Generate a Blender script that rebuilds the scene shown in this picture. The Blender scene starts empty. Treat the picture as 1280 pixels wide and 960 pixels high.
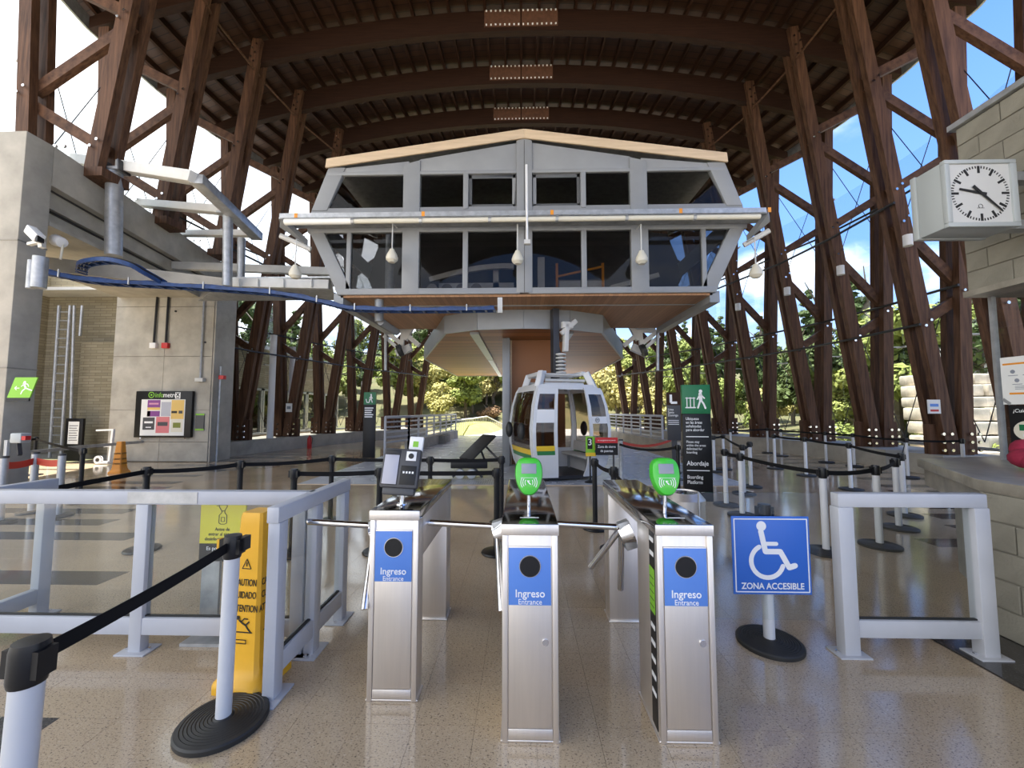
import bpy, bmesh, math, random
from mathutils import Vector, Matrix, Euler
random.seed(7)
scene = bpy.context.scene
COL = scene.collection
R = math.radians

# ---------------------------------------------------------------- camera
F_PX, CAM_H = 500.0, 1.6
PITCH, YAW = math.atan(33/500), math.atan(12/500)
cam_d = bpy.data.cameras.new('camera'); cam = bpy.data.objects.new('camera', cam_d); COL.objects.link(cam)
cam_d.sensor_width = 36.0; cam_d.lens = F_PX/1280*36.0; cam_d.clip_start = 0.05; cam_d.clip_end = 600
cam.location = (0, 0, CAM_H)
cam.rotation_euler = (math.pi/2+PITCH, 0, YAW)
scene.camera = cam
CAMR = cam.rotation_euler.to_matrix()

# ---------------------------------------------------------------- exposure, world, sun
vs = scene.view_settings
vs.view_transform = 'Standard'; vs.look = 'None'; vs.gamma = 1.0; vs.use_curve_mapping = False
vs.exposure = 1.5
SUN_DIR = Vector((-0.13, 0.10, 0.98)).normalized()      # towards the sun

def make_world():
    w = bpy.data.worlds.new('world'); scene.world = w; w.use_nodes = True
    nt = w.node_tree; N = nt.nodes; L = nt.links; N.clear()
    out = N.new('ShaderNodeOutputWorld'); bg = N.new('ShaderNodeBackground')
    tc = N.new('ShaderNodeTexCoord')
    sep = N.new('ShaderNodeSeparateXYZ'); L.new(tc.outputs['Generated'], sep.inputs[0])
    ramp = N.new('ShaderNodeValToRGB'); cr = ramp.color_ramp
    cr.elements[0].position = 0.0; cr.elements[0].color = (0.56, 0.63, 0.75, 1)
    cr.elements[1].position = 0.75; cr.elements[1].color = (0.05, 0.14, 0.46, 1)
    e = cr.elements.new(0.25); e.color = (0.15, 0.29, 0.63, 1)
    L.new(sep.outputs['Z'], ramp.inputs[0])
    # clouds: noise on a flattened dome
    add = N.new('ShaderNodeMath'); add.operation = 'ADD'; add.inputs[1].default_value = 0.22; L.new(sep.outputs['Z'], add.inputs[0])
    dv = N.new('ShaderNodeVectorMath'); dv.operation = 'DIVIDE'
    cmb = N.new('ShaderNodeCombineXYZ')
    for i in range(3): L.new(add.outputs[0], cmb.inputs[i])
    L.new(tc.outputs['Generated'], dv.inputs[0]); L.new(cmb.outputs[0], dv.inputs[1])
    mp = N.new('ShaderNodeMapping'); mp.inputs['Location'].default_value = (3.1, 0.7, 0); mp.inputs['Scale'].default_value = (1, 1, 0.3)
    L.new(dv.outputs[0], mp.inputs[0])
    nz = N.new('ShaderNodeTexNoise'); nz.inputs['Scale'].default_value = 1.15; nz.inputs['Detail'].default_value = 7; nz.inputs['Roughness'].default_value = 0.55
    L.new(mp.outputs[0], nz.inputs['Vector'])
    # haze around the sun: more cloud cover and glare on its side of the sky
    dot = N.new('ShaderNodeVectorMath'); dot.operation = 'DOT_PRODUCT'; dot.inputs[1].default_value = Vector((-0.86, 0.1, 0.5)).normalized()
    L.new(tc.outputs['Generated'], dot.inputs[0])
    hz = N.new('ShaderNodeMapRange'); hz.inputs['From Min'].default_value = -0.1; hz.inputs['From Max'].default_value = 0.8; hz.inputs['To Min'].default_value = 0.0; hz.inputs['To Max'].default_value = 0.26
    L.new(dot.outputs['Value'], hz.inputs['Value'])
    ad2 = N.new('ShaderNodeMath'); ad2.operation = 'ADD'; L.new(nz.outputs['Fac'], ad2.inputs[0]); L.new(hz.outputs[0], ad2.inputs[1])
    cl = N.new('ShaderNodeMapRange'); cl.interpolation_type = 'SMOOTHSTEP'; cl.inputs['From Min'].default_value = 0.46; cl.inputs['From Max'].default_value = 0.66
    L.new(ad2.outputs[0], cl.inputs['Value'])
    mix = N.new('ShaderNodeMix'); mix.data_type = 'RGBA'
    L.new(cl.outputs[0], mix.inputs['Factor']); L.new(ramp.outputs[0], mix.inputs['A']); mix.inputs['B'].default_value = (0.92, 0.95, 1.0, 1)
    L.new(mix.outputs['Result'], bg.inputs['Color']); bg.inputs['Strength'].default_value = 1.0
    L.new(bg.outputs[0], out.inputs[0])
make_world()
sd = bpy.data.lights.new('sun', 'SUN'); sd.energy = 7.0; sd.angle = R(0.6); sd.color = (1.0, 0.95, 0.86)
sun = bpy.data.objects.new('sun', sd); COL.objects.link(sun); sun.location = (0, 0, 60)
sun.rotation_euler = SUN_DIR.to_track_quat('Z', 'Y').to_euler()

# ---------------------------------------------------------------- measuring helpers (pixel of the photo + known depth or height -> place)
def ray(px, py): return CAMR @ Vector(((px-640)/F_PX, (480-py)/F_PX, -1))
def at(px, py, Y):
    d = ray(px, py); t = Y/d.y; return Vector((d.x*t, Y, CAM_H+d.z*t))
def atz(px, py, z=0.0):
    d = ray(px, py); t = (z-CAM_H)/d.z; return Vector((d.x*t, d.y*t, z))
def atx(px, py, X):
    d = ray(px, py); t = X/d.x; return Vector((X, d.y*t, CAM_H+d.z*t))
def lerp(a, b, t): return a+(b-a)*t
def interp(x, tab):
    if x <= tab[0][0]: return tab[0][1]
    for (a, va), (b, vb) in zip(tab, tab[1:]):
        if x <= b: return va+(vb-va)*(x-a)/(b-a)
    return tab[-1][1]

# ---------------------------------------------------------------- materials
MATS = {}
def mat(name, col, rough=0.6, metal=0.0, var=0.0, vscale=6.0, stretch=(1,1,1), bump=0.0, bscale=60.0, col2=None, coord='Object', spec=0.5, emit=0.0, detail=4.0, rvar=0.0, coat=0.0):
    m = bpy.data.materials.new(name); m.use_nodes = True
    nt = m.node_tree; N = nt.nodes; L = nt.links; b = N['Principled BSDF']
    c = tuple(col)+(1,)
    b.inputs['Base Color'].default_value = c; b.inputs['Roughness'].default_value = rough; b.inputs['Metallic'].default_value = metal
    b.inputs['Specular IOR Level'].default_value = spec
    if coat: b.inputs['Coat Weight'].default_value = coat
    if emit: b.inputs['Emission Color'].default_value = c; b.inputs['Emission Strength'].default_value = emit
    if var or col2 or bump or rvar:
        if coord == 'World':
            g = N.new('ShaderNodeNewGeometry'); src = g.outputs['Position']
        else:
            g = N.new('ShaderNodeTexCoord'); src = g.outputs['Object']
        mp = N.new('ShaderNodeMapping'); mp.inputs['Scale'].default_value = stretch; L.new(src, mp.inputs[0])
        nz = N.new('ShaderNodeTexNoise'); nz.inputs['Scale'].default_value = vscale; nz.inputs['Detail'].default_value = detail; nz.inputs['Roughness'].default_value = 0.6
        L.new(mp.outputs[0], nz.inputs['Vector'])
        if var or col2:
            mx = N.new('ShaderNodeMix'); mx.data_type = 'RGBA'
            c2 = tuple(col2)+(1,) if col2 else tuple(max(0, x*(1-var)) for x in col)+(1,)
            c1 = c if col2 else tuple(min(1, x*(1+var)) for x in col)+(1,)
            mr = N.new('ShaderNodeMapRange'); mr.inputs['From Min'].default_value = 0.3; mr.inputs['From Max'].default_value = 0.7
            L.new(nz.outputs['Fac'], mr.inputs['Value'])
            L.new(mr.outputs[0], mx.inputs['Factor']); mx.inputs['A'].default_value = c1; mx.inputs['B'].default_value = c2
            L.new(mx.outputs['Result'], b.inputs['Base Color'])
        if rvar:
            mr2 = N.new('ShaderNodeMapRange'); mr2.inputs['To Min'].default_value = max(0.02, rough-rvar); mr2.inputs['To Max'].default_value = rough+rvar
            L.new(nz.outputs['Fac'], mr2.inputs['Value']); L.new(mr2.outputs[0], b.inputs['Roughness'])
        if bump:
            n2 = N.new('ShaderNodeTexNoise'); n2.inputs['Scale'].default_value = bscale; n2.inputs['Detail'].default_value = 3
            L.new(mp.outputs[0], n2.inputs['Vector'])
            bp = N.new('ShaderNodeBump'); bp.inputs['Strength'].default_value = bump; bp.inputs['Distance'].default_value = 0.01
            L.new(n2.outputs['Fac'], bp.inputs['Height']); L.new(bp.outputs[0], b.inputs['Normal'])
    MATS[name] = m
    return m

def plank_mat(name, c1, c2, axis=0, width=0.14, gap=0.02, rough=0.55, gapdark=0.35, grain=(0.6, 8, 8)):
    """boards laid along one axis, width across the other; coordinates in object space"""
    m = bpy.data.materials.new(name); m.use_nodes = True
    nt = m.node_tree; N = nt.nodes; L = nt.links; b = N['Principled BSDF']; b.inputs['Roughness'].default_value = rough
    g = N.new('ShaderNodeNewGeometry'); sp = N.new('ShaderNodeSeparateXYZ'); L.new(g.outputs['Position'], sp.inputs[0])
    d = N.new('ShaderNodeMath'); d.operation = 'DIVIDE'; d.inputs[1].default_value = width; L.new(sp.outputs[axis], d.inputs[0])
    fl = N.new('ShaderNodeMath'); fl.operation = 'FLOOR'; L.new(d.outputs[0], fl.inputs[0])
    fr = N.new('ShaderNodeMath'); fr.operation = 'FRACT'; L.new(d.outputs[0], fr.inputs[0])
    wn = N.new('ShaderNodeTexWhiteNoise'); wn.noise_dimensions = '1D'; L.new(fl.outputs[0], wn.inputs['W'])
    mp = N.new('ShaderNodeMapping'); mp.inputs['Scale'].default_value = grain; L.new(g.outputs['Position'], mp.inputs[0])
    nz = N.new('ShaderNodeTexNoise'); nz.inputs['Scale'].default_value = 2.2; nz.inputs['Detail'].default_value = 5; L.new(mp.outputs[0], nz.inputs['Vector'])
    a = N.new('ShaderNodeMath'); a.operation = 'MULTIPLY_ADD'; a.inputs[1].default_value = 0.55; L.new(wn.outputs['Value'], a.inputs[0])
    s = N.new('ShaderNodeMath'); s.operation = 'MULTIPLY'; s.inputs[1].default_value = 0.5; L.new(nz.outputs['Fac'], s.inputs[0]); L.new(s.outputs[0], a.inputs[2])
    mx = N.new('ShaderNodeMix'); mx.data_type = 'RGBA'; mx.inputs['A'].default_value = tuple(c1)+(1,); mx.inputs['B'].default_value = tuple(c2)+(1,)
    L.new(a.outputs[0], mx.inputs['Factor'])
    lt = N.new('ShaderNodeMath'); lt.operation = 'LESS_THAN'; lt.inputs[1].default_value = gap/width; L.new(fr.outputs[0], lt.inputs[0])
    m2 = N.new('ShaderNodeMix'); m2.data_type = 'RGBA'; L.new(lt.outputs[0], m2.inputs['Factor']); L.new(mx.outputs['Result'], m2.inputs['A'])
    m2.inputs['B'].default_value = tuple(x*gapdark for x in c1)+(1,)
    L.new(m2.outputs['Result'], b.inputs['Base Color'])
    MATS[name] = m; return m

def brick_mat(name, c1, c2, mortar, bw=0.3, bh=0.09, axis='XZ'):
    m = bpy.data.materials.new(name); m.use_nodes = True
    nt = m.node_tree; N = nt.nodes; L = nt.links; b = N['Principled BSDF']; b.inputs['Roughness'].default_value = 0.9
    g = N.new('ShaderNodeNewGeometry'); sp = N.new('ShaderNodeSeparateXYZ'); L.new(g.outputs['Position'], sp.inputs[0])
    cb = N.new('ShaderNodeCombineXYZ'); ad = N.new('ShaderNodeMath'); L.new(sp.outputs['X'], ad.inputs[0]); L.new(sp.outputs['Y'], ad.inputs[1])
    L.new(ad.outputs[0], cb.inputs[0]); L.new(sp.outputs['Z'], cb.inputs[1])
    br = N.new('ShaderNodeTexBrick'); L.new(cb.outputs[0], br.inputs['Vector'])
    br.inputs['Color1'].default_value = tuple(c1)+(1,); br.inputs['Color2'].default_value = tuple(c2)+(1,); br.inputs['Mortar'].default_value = tuple(mortar)+(1,)
    br.inputs['Scale'].default_value = 1.0; br.inputs['Brick Width'].default_value = bw; br.inputs['Row Height'].default_value = bh; br.inputs['Mortar Size'].default_value = 0.007
    L.new(br.outputs['Color'], b.inputs['Base Color'])
    bp = N.new('ShaderNodeBump'); bp.inputs['Strength'].default_value = 0.4; bp.inputs['Distance'].default_value = 0.01; bp.invert = True
    L.new(br.outputs['Fac'], bp.inputs['Height']); L.new(bp.outputs[0], b.inputs['Normal'])
    MATS[name] = m; return m

def terrazzo(name, base, dark, light, rough=0.10):
    m = bpy.data.materials.new(name); m.use_nodes = True
    nt = m.node_tree; N = nt.nodes; L = nt.links; b = N['Principled BSDF']
    g = N.new('ShaderNodeNewGeometry')
    big = N.new('ShaderNodeTexNoise'); big.inputs['Scale'].default_value = 0.9; big.inputs['Detail'].default_value = 4; L.new(g.outputs['Position'], big.inputs['Vector'])
    mr = N.new('ShaderNodeMapRange'); mr.inputs['From Min'].default_value = 0.3; mr.inputs['From Max'].default_value = 0.7; mr.inputs['To Min'].default_value = 0.84; mr.inputs['To Max'].default_value = 1.12
    L.new(big.outputs['Fac'], mr.inputs['Value'])
    c0 = N.new('ShaderNodeMix'); c0.data_type = 'RGBA'; c0.blend_type = 'MULTIPLY'; c0.inputs['Factor'].default_value = 1.0
    c0.inputs['A'].default_value = tuple(base)+(1,); L.new(mr.outputs[0], c0.inputs['B'])
    def chips(scale, th, seed):
        mp = N.new('ShaderNodeMapping'); mp.inputs['Location'].default_value = (seed, seed*2.3, 0); mp.inputs['Scale'].default_value = (1.0, 1.6, 1); L.new(g.outputs['Position'], mp.inputs[0])
        v = N.new('ShaderNodeTexNoise'); v.inputs['Scale'].default_value = scale; v.inputs['Detail'].default_value = 1.5; L.new(mp.outputs[0], v.inputs['Vector'])
        r = N.new('ShaderNodeMapRange'); r.inputs['From Min'].default_value = th; r.inputs['From Max'].default_value = th+0.05; L.new(v.outputs['Fac'], r.inputs['Value'])
        return r.outputs[0]
    prev = c0.outputs['Result']
    for sc, th, seed, colr, k in ((85, 0.61, 0.0, dark, 0.75), (60, 0.63, 5.0, light, 0.6), (120, 0.62, 9.0, dark, 0.6)):
        f = chips(sc, th, seed); mm = N.new('ShaderNodeMath'); mm.operation = 'MULTIPLY'; mm.inputs[1].default_value = k; L.new(f, mm.inputs[0])
        x = N.new('ShaderNodeMix'); x.data_type = 'RGBA'; L.new(mm.outputs[0], x.inputs['Factor']); L.new(prev, x.inputs['A']); x.inputs['B'].default_value = tuple(colr)+(1,)
        prev = x.outputs['Result']
    L.new(prev, b.inputs['Base Color'])
    rr = N.new('ShaderNodeMapRange'); rr.inputs['To Min'].default_value = rough-0.05; rr.inputs['To Max'].default_value = rough+0.07
    L.new(big.outputs['Fac'], rr.inputs['Value']); L.new(rr.outputs[0], b.inputs['Roughness'])
    b.inputs['Specular IOR Level'].default_value = 0.75
    MATS[name] = m; return m

def glass_mat(name, tint=(1, 1, 1), refl=1.0, rough=0.0):
    m = bpy.data.materials.new(name); m.use_nodes = True
    nt = m.node_tree; N = nt.nodes; L = nt.links; N.clear()
    o = N.new('ShaderNodeOutputMaterial'); t = N.new('ShaderNodeBsdfTransparent'); t.inputs[0].default_value = tuple(tint)+(1,)
    gl = N.new('ShaderNodeBsdfGlossy'); gl.inputs['Roughness'].default_value = rough
    g = N.new('ShaderNodeNewGeometry'); dt = N.new('ShaderNodeVectorMath'); dt.operation = 'DOT_PRODUCT'; L.new(g.outputs['Normal'], dt.inputs[0]); L.new(g.outputs['Incoming'], dt.inputs[1])
    ab = N.new('ShaderNodeMath'); ab.operation = 'ABSOLUTE'; L.new(dt.outputs['Value'], ab.inputs[0])
    om = N.new('ShaderNodeMath'); om.operation = 'SUBTRACT'; om.inputs[0].default_value = 1.0; L.new(ab.outputs[0], om.inputs[1])
    pw = N.new('ShaderNodeMath'); pw.operation = 'POWER'; pw.inputs[1].default_value = 5.0; L.new(om.outputs[0], pw.inputs[0])
    k = N.new('ShaderNodeMath'); k.operation = 'MULTIPLY_ADD'; k.inputs[1].default_value = 0.9*min(refl, 1.0); k.inputs[2].default_value = 0.035*refl; k.use_clamp = True; L.new(pw.outputs[0], k.inputs[0])
    mx = N.new('ShaderNodeMixShader'); L.new(k.outputs[0], mx.inputs[0]); L.new(t.outputs[0], mx.inputs[1]); L.new(gl.outputs[0], mx.inputs[2])
    L.new(mx.outputs[0], o.inputs[0]); MATS[name] = m; return m

def leaf_mat(name, c1, c2):
    m = bpy.data.materials.new(name); m.use_nodes = True
    nt = m.node_tree; N = nt.nodes; L = nt.links; b = N['Principled BSDF']; b.inputs['Roughness'].default_value = 0.7; b.inputs['Specular IOR Level'].default_value = 0.2
    oi = N.new('ShaderNodeObjectInfo'); g = N.new('ShaderNodeNewGeometry')
    nz = N.new('ShaderNodeTexNoise'); nz.inputs['Scale'].default_value = 0.9; nz.inputs['Detail'].default_value = 3; L.new(g.outputs['Position'], nz.inputs['Vector'])
    a = N.new('ShaderNodeMath'); a.operation = 'MULTIPLY_ADD'; a.inputs[1].default_value = 0.6; L.new(oi.outputs['Random'], a.inputs[0])
    s = N.new('ShaderNodeMath'); s.operation = 'MULTIPLY'; s.inputs[1].default_value = 0.5; L.new(nz.outputs['Fac'], s.inputs[0]); L.new(s.outputs[0], a.inputs[2])
    mx = N.new('ShaderNodeMix'); mx.data_type = 'RGBA'; mx.inputs['A'].default_value = tuple(c1)+(1,); mx.inputs['B'].default_value = tuple(c2)+(1,)
    L.new(a.outputs[0], mx.inputs['Factor']); L.new(mx.outputs['Result'], b.inputs['Base Color'])
    MATS[name] = m; return m

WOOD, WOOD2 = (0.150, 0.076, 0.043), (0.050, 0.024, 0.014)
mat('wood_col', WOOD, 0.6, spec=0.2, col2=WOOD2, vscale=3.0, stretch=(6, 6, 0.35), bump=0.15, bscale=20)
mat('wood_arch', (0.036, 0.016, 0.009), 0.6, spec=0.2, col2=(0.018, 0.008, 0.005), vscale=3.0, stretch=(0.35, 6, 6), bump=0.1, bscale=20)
mat('wood_brace', WOOD, 0.6, spec=0.2, col2=WOOD2, vscale=3.0, stretch=(2, 6, 2), bump=0.1, bscale=20)
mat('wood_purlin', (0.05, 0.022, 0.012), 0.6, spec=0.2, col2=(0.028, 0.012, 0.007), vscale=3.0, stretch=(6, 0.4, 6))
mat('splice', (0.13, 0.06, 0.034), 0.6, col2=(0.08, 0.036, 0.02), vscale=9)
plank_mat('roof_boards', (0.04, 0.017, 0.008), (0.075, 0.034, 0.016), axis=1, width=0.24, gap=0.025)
plank_mat('soffit_boards', (0.44, 0.17, 0.05), (0.22, 0.08, 0.024), axis=1, width=0.6, gap=0.13, gapdark=0.55, grain=(0.7, 8, 8))
plank_mat('room_soffit', (0.46, 0.24, 0.11), (0.28, 0.135, 0.055), axis=0, width=0.11, gap=0.008, gapdark=0.5, grain=(8, 0.7, 8))
mat('steel', (0.80, 0.75, 0.70), 0.40, 0.88, var=0.035, vscale=2.5, stretch=(14, 14, 0.7), bump=0.02, bscale=40, rvar=0.06)
mat('steel_top', (0.45, 0.44, 0.43), 0.10, 1.0, rvar=0.03, vscale=4)
mat('chrome', (0.75, 0.75, 0.76), 0.12, 1.0)
mat('galv', (0.42, 0.43, 0.44), 0.45, 0.6, var=0.2, vscale=7)
mat('paint_grey', (0.49, 0.50, 0.53), 0.42, var=0.05, vscale=3)
mat('paint_cabin', (0.27, 0.28, 0.29), 0.45, var=0.08, vscale=1.2)
mat('paint_light', (0.60, 0.60, 0.58), 0.5, var=0.06, vscale=4)
mat('fascia', (0.27, 0.28, 0.285), 0.4, 0.2, var=0.10, vscale=1.0)
mat('fascia_wood', (0.60, 0.46, 0.31), 0.6, var=0.12, vscale=2.0, stretch=(0.5, 4, 6))
mat('white', (0.80, 0.80, 0.80), 0.45)
mat('cream', (0.72, 0.68, 0.56), 0.5)
mat('black_plastic', (0.011, 0.011, 0.012), 0.35, spec=0.35, rvar=0.08, vscale=8)
mat('black_rubber', (0.022, 0.022, 0.021), 0.55, var=0.2, vscale=10)
mat('belt', (0.008, 0.008, 0.009), 0.8, spec=0.2)
mat('belt_red', (0.55, 0.06, 0.03), 0.6)
mat('pole_white', (0.62, 0.63, 0.65), 0.38, var=0.04, vscale=3)
mat('dark_metal', (0.05, 0.05, 0.055), 0.4, 0.4)
mat('frame_black', (0.011, 0.011, 0.012), 0.4, spec=0.3)
mat('yellow', (0.80, 0.42, 0.02), 0.42, var=0.06, vscale=5)
mat('orange', (0.80, 0.30, 0.02), 0.45)
mat('sign_yellow', (0.80, 0.70, 0.04), 0.5)
mat('blue_sign', (0.03, 0.14, 0.56), 0.38)
mat('blue_panel', (0.10, 0.24, 0.66), 0.4)
mat('green_reader', (0.05, 0.50, 0.03), 0.28, coat=0.3)
mat('green_dark', (0.01, 0.16, 0.06), 0.45)
mat('green_light', (0.22, 0.52, 0.03), 0.45)
mat('screen', (0.26, 0.28, 0.33), 0.2)
mat('screen_light', (0.42, 0.42, 0.48), 0.2)
mat('terminal', (0.055, 0.055, 0.06), 0.4)
mat('text_white', (0.85, 0.85, 0.85), 0.5)
mat('text_black', (0.01, 0.01, 0.01), 0.6)
mat('red', (0.55, 0.02, 0.02), 0.45)
mat('red_cloth', (0.28, 0.015, 0.045), 0.9, var=0.2, vscale=20)
mat('paper', (0.78, 0.78, 0.76), 0.7)
mat('clock_face', (0.60, 0.60, 0.58), 0.4)
mat('clock_box', (0.42, 0.45, 0.45), 0.45)
mat('concrete', (0.40, 0.375, 0.325), 0.75, var=0.22, vscale=1.6, bump=0.12, bscale=25, detail=7)
mat('concrete_dark', (0.26, 0.245, 0.215), 0.8, var=0.3, vscale=2.0, bump=0.15, bscale=30, detail=7)
mat('block', (0.265, 0.248, 0.20), 0.9, var=0.16, vscale=3.0, bump=0.4, bscale=60, detail=6)
mat('mortar', (0.20, 0.185, 0.15), 0.95)
mat('stone_top', (0.27, 0.245, 0.20), 0.3, var=0.3, vscale=5, bump=0.2, bscale=18)
brick_mat('brick_long', (0.29, 0.255, 0.175), (0.22, 0.19, 0.125), (0.15, 0.13, 0.09), 0.42, 0.095)
terrazzo('terrazzo', (0.50, 0.39, 0.262), (0.07, 0.05, 0.04), (0.60, 0.50, 0.38))
terrazzo('terrazzo_dark', (0.055, 0.052, 0.05), (0.02, 0.02, 0.02), (0.14, 0.14, 0.14))
mat('grout', (0.20, 0.155, 0.11), 0.9)
mat('deck', (0.50, 0.52, 0.56), 0.26, spec=0.9, var=0.2, vscale=1.3, rvar=0.08, coord='World')
mat('asphalt', (0.33, 0.32, 0.31), 0.85, var=0.15, vscale=2, coord='World')
mat('plaza', (0.62, 0.55, 0.46), 0.85, var=0.1, vscale=1, coord='World')
mat('grass', (0.36, 0.34, 0.08), 0.9, col2=(0.20, 0.22, 0.05), vscale=1.5, coord='World', bump=0.4, bscale=14)
mat('hill', (0.06, 0.07, 0.022), 0.95, col2=(0.11, 0.09, 0.04), vscale=0.35, coord='World', bump=0.8, bscale=2)
mat('bark', (0.16, 0.13, 0.10), 0.9, var=0.3, vscale=5)
leaf_mat('leaf_dark', (0.035, 0.065, 0.02), (0.09, 0.12, 0.035))
leaf_mat('leaf_green', (0.12, 0.17, 0.03), (0.25, 0.27, 0.07))
leaf_mat('leaf_yellow', (0.30, 0.29, 0.08), (0.42, 0.36, 0.14))
leaf_mat('leaf_brown', (0.16, 0.09, 0.05), (0.30, 0.20, 0.10))
mat('rock', (0.52, 0.46, 0.38), 0.9, var=0.25, vscale=2.5, bump=0.4, bscale=8)
mat('tray_blue', (0.012, 0.045, 0.16), 0.45, var=0.3, vscale=10)
mat('cable_black', (0.012, 0.012, 0.014), 0.5)
mat('machine', (0.30, 0.27, 0.24), 0.6, var=0.3, vscale=3)
mat('machine_light', (0.62, 0.58, 0.52), 0.5, var=0.15, vscale=3)
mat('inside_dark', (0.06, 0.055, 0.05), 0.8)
mat('gondola_white', (0.66, 0.67, 0.68), 0.3, var=0.04, vscale=2, coat=0.2)
mat('gondola_yellow', (0.78, 0.52, 0.03), 0.4)
mat('gondola_green', (0.03, 0.20, 0.06), 0.4)
mat('lamp_tube', (0.86, 0.86, 0.82), 0.4)
glass_mat('glass', (0.95, 0.97, 0.97), 1.1)
glass_mat('glass_wall', (0.93, 0.96, 0.97), 0.8)
glass_mat('glass_dark', (0.66, 0.66, 0.66), 0.4)
glass_mat('glass_tint', (0.70, 0.665, 0.63), 1.0)
# ---------------------------------------------------------------- mesh building helpers
class MB:
    def __init__(s): s.v = []; s.f = []
    def add(s, vs, fs):
        n = len(s.v); s.v += [Vector(v) for v in vs]; s.f += [tuple(i+n for i in f) for f in fs]; return s
    def box(s, c, d, rot=None):
        hx, hy, hz = d[0]/2, d[1]/2, d[2]/2
        vs = [Vector((x, y, z)) for x in (-hx, hx) for y in (-hy, hy) for z in (-hz, hz)]
        if rot is not None: vs = [rot @ v for v in vs]
        c = Vector(c)
        return s.add([v+c for v in vs], [(0,1,3,2), (4,6,7,5), (0,4,5,1), (2,3,7,6), (0,2,6,4), (1,5,7,3)])
    def bb(s, x0, x1, y0, y1, z0, z1): return s.box(((x0+x1)/2, (y0+y1)/2, (z0+z1)/2), (abs(x1-x0), abs(y1-y0), abs(z1-z0)))
    def bar(s, p0, p1, w, h, up=(0, 0, 1)):
        """rectangular bar: w across (side), h along up"""
        p0, p1 = Vector(p0), Vector(p1); d = (p1-p0).normalized(); up = Vector(up)
        sd = d.cross(up)
        if sd.length < 1e-5: sd = d.cross(Vector((0, 1, 0)))
        sd.normalize(); u = sd.cross(d).normalized()
        vs = []
        for p in (p0, p1):
            for a, b in ((-1,-1), (1,-1), (1,1), (-1,1)): vs.append(p+sd*(a*w/2)+u*(b*h/2))
        return s.add(vs, [(0,3,2,1), (4,5,6,7), (0,1,5,4), (1,2,6,5), (2,3,7,6), (3,0,4,7)])
    def tube(s, p0, p1, r, n=10, r1=None, cap=True):
        p0, p1 = Vector(p0), Vector(p1); r1 = r if r1 is None else r1
        d = (p1-p0).normalized(); a = d.orthogonal().normalized(); b = d.cross(a)
        vs = [p+(a*math.cos(2*math.pi*i/n)+b*math.sin(2*math.pi*i/n))*rr for p, rr in ((p0, r), (p1, r1)) for i in range(n)]
        fs = [(i, (i+1) % n, n+(i+1) % n, n+i) for i in range(n)]
        if cap: fs += [tuple(reversed(range(n))), tuple(range(n, 2*n))]
        return s.add(vs, fs)
    def path(s, pts, r, n=8):
        pts = [Vector(p) for p in pts]; vs = []; m = len(pts)
        a = None
        for k, p in enumerate(pts):
            d = (pts[min(k+1, m-1)]-pts[max(k-1, 0)]).normalized()
            if a is None: a = d.orthogonal().normalized()
            a = (a-d*a.dot(d)).normalized(); b = d.cross(a)
            vs += [p+(a*math.cos(2*math.pi*i/n)+b*math.sin(2*math.pi*i/n))*r for i in range(n)]
        fs = [(k*n+i, k*n+(i+1) % n, (k+1)*n+(i+1) % n, (k+1)*n+i) for k in range(m-1) for i in range(n)]
        fs += [tuple(reversed(range(n))), tuple(range((m-1)*n, m*n))]
        return s.add(vs, fs)
    def sweep(s, pts, w, h, up=(0, 0, 1)):
        """rectangular section swept along a polyline"""
        pts = [Vector(p) for p in pts]; vs = []; m = len(pts); up = Vector(up)
        for k, p in enumerate(pts):
            d = (pts[min(k+1, m-1)]-pts[max(k-1, 0)]).normalized(); sd = d.cross(up).normalized(); u = sd.cross(d).normalized()
            for a, b in ((-1,-1), (1,-1), (1,1), (-1,1)): vs.append(p+sd*(a*w/2)+u*(b*h/2))
        fs = [(k*4+i, k*4+(i+1) % 4, (k+1)*4+(i+1) % 4, (k+1)*4+i) for k in range(m-1) for i in range(4)]
        fs += [(3, 2, 1, 0), tuple(range((m-1)*4, m*4))]
        return s.add(vs, fs)
    def lathe(s, prof, c=(0, 0, 0), n=24, M=None):
        """profile [(r, z)] about z"""
        c = Vector(c); vs = []; m = len(prof)
        for r, z in prof:
            for i in range(n):
                v = Vector((r*math.cos(2*math.pi*i/n), r*math.sin(2*math.pi*i/n), z))
                vs.append((M @ v if M is not None else v)+c)
        fs = [(k*n+i, k*n+(i+1) % n, (k+1)*n+(i+1) % n, (k+1)*n+i) for k in range(m-1) for i in range(n)]
        if prof[0][0] > 1e-6: fs.append(tuple(reversed(range(n))))
        if prof[-1][0] > 1e-6: fs.append(tuple(range((m-1)*n, m*n)))
        return s.add(vs, fs)
    def prism(s, poly, y0, y1):
        """polygon [(x, z)] extruded along y"""
        n = len(poly); vs = [Vector((x, y, z)) for y in (y0, y1) for x, z in poly]
        fs = [(i, (i+1) % n, n+(i+1) % n, n+i) for i in range(n)]+[tuple(reversed(range(n))), tuple(range(n, 2*n))]
        return s.add(vs, fs)
    def slab(s, poly, z0, z1):
        """polygon [(x, y)] extruded along z"""
        n = len(poly); vs = [Vector((x, y, z)) for z in (z0, z1) for x, y in poly]
        fs = [(i, (i+1) % n, n+(i+1) % n, n+i) for i in range(n)]+[tuple(reversed(range(n))), tuple(range(n, 2*n))]
        return s.add(vs, fs)
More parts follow.
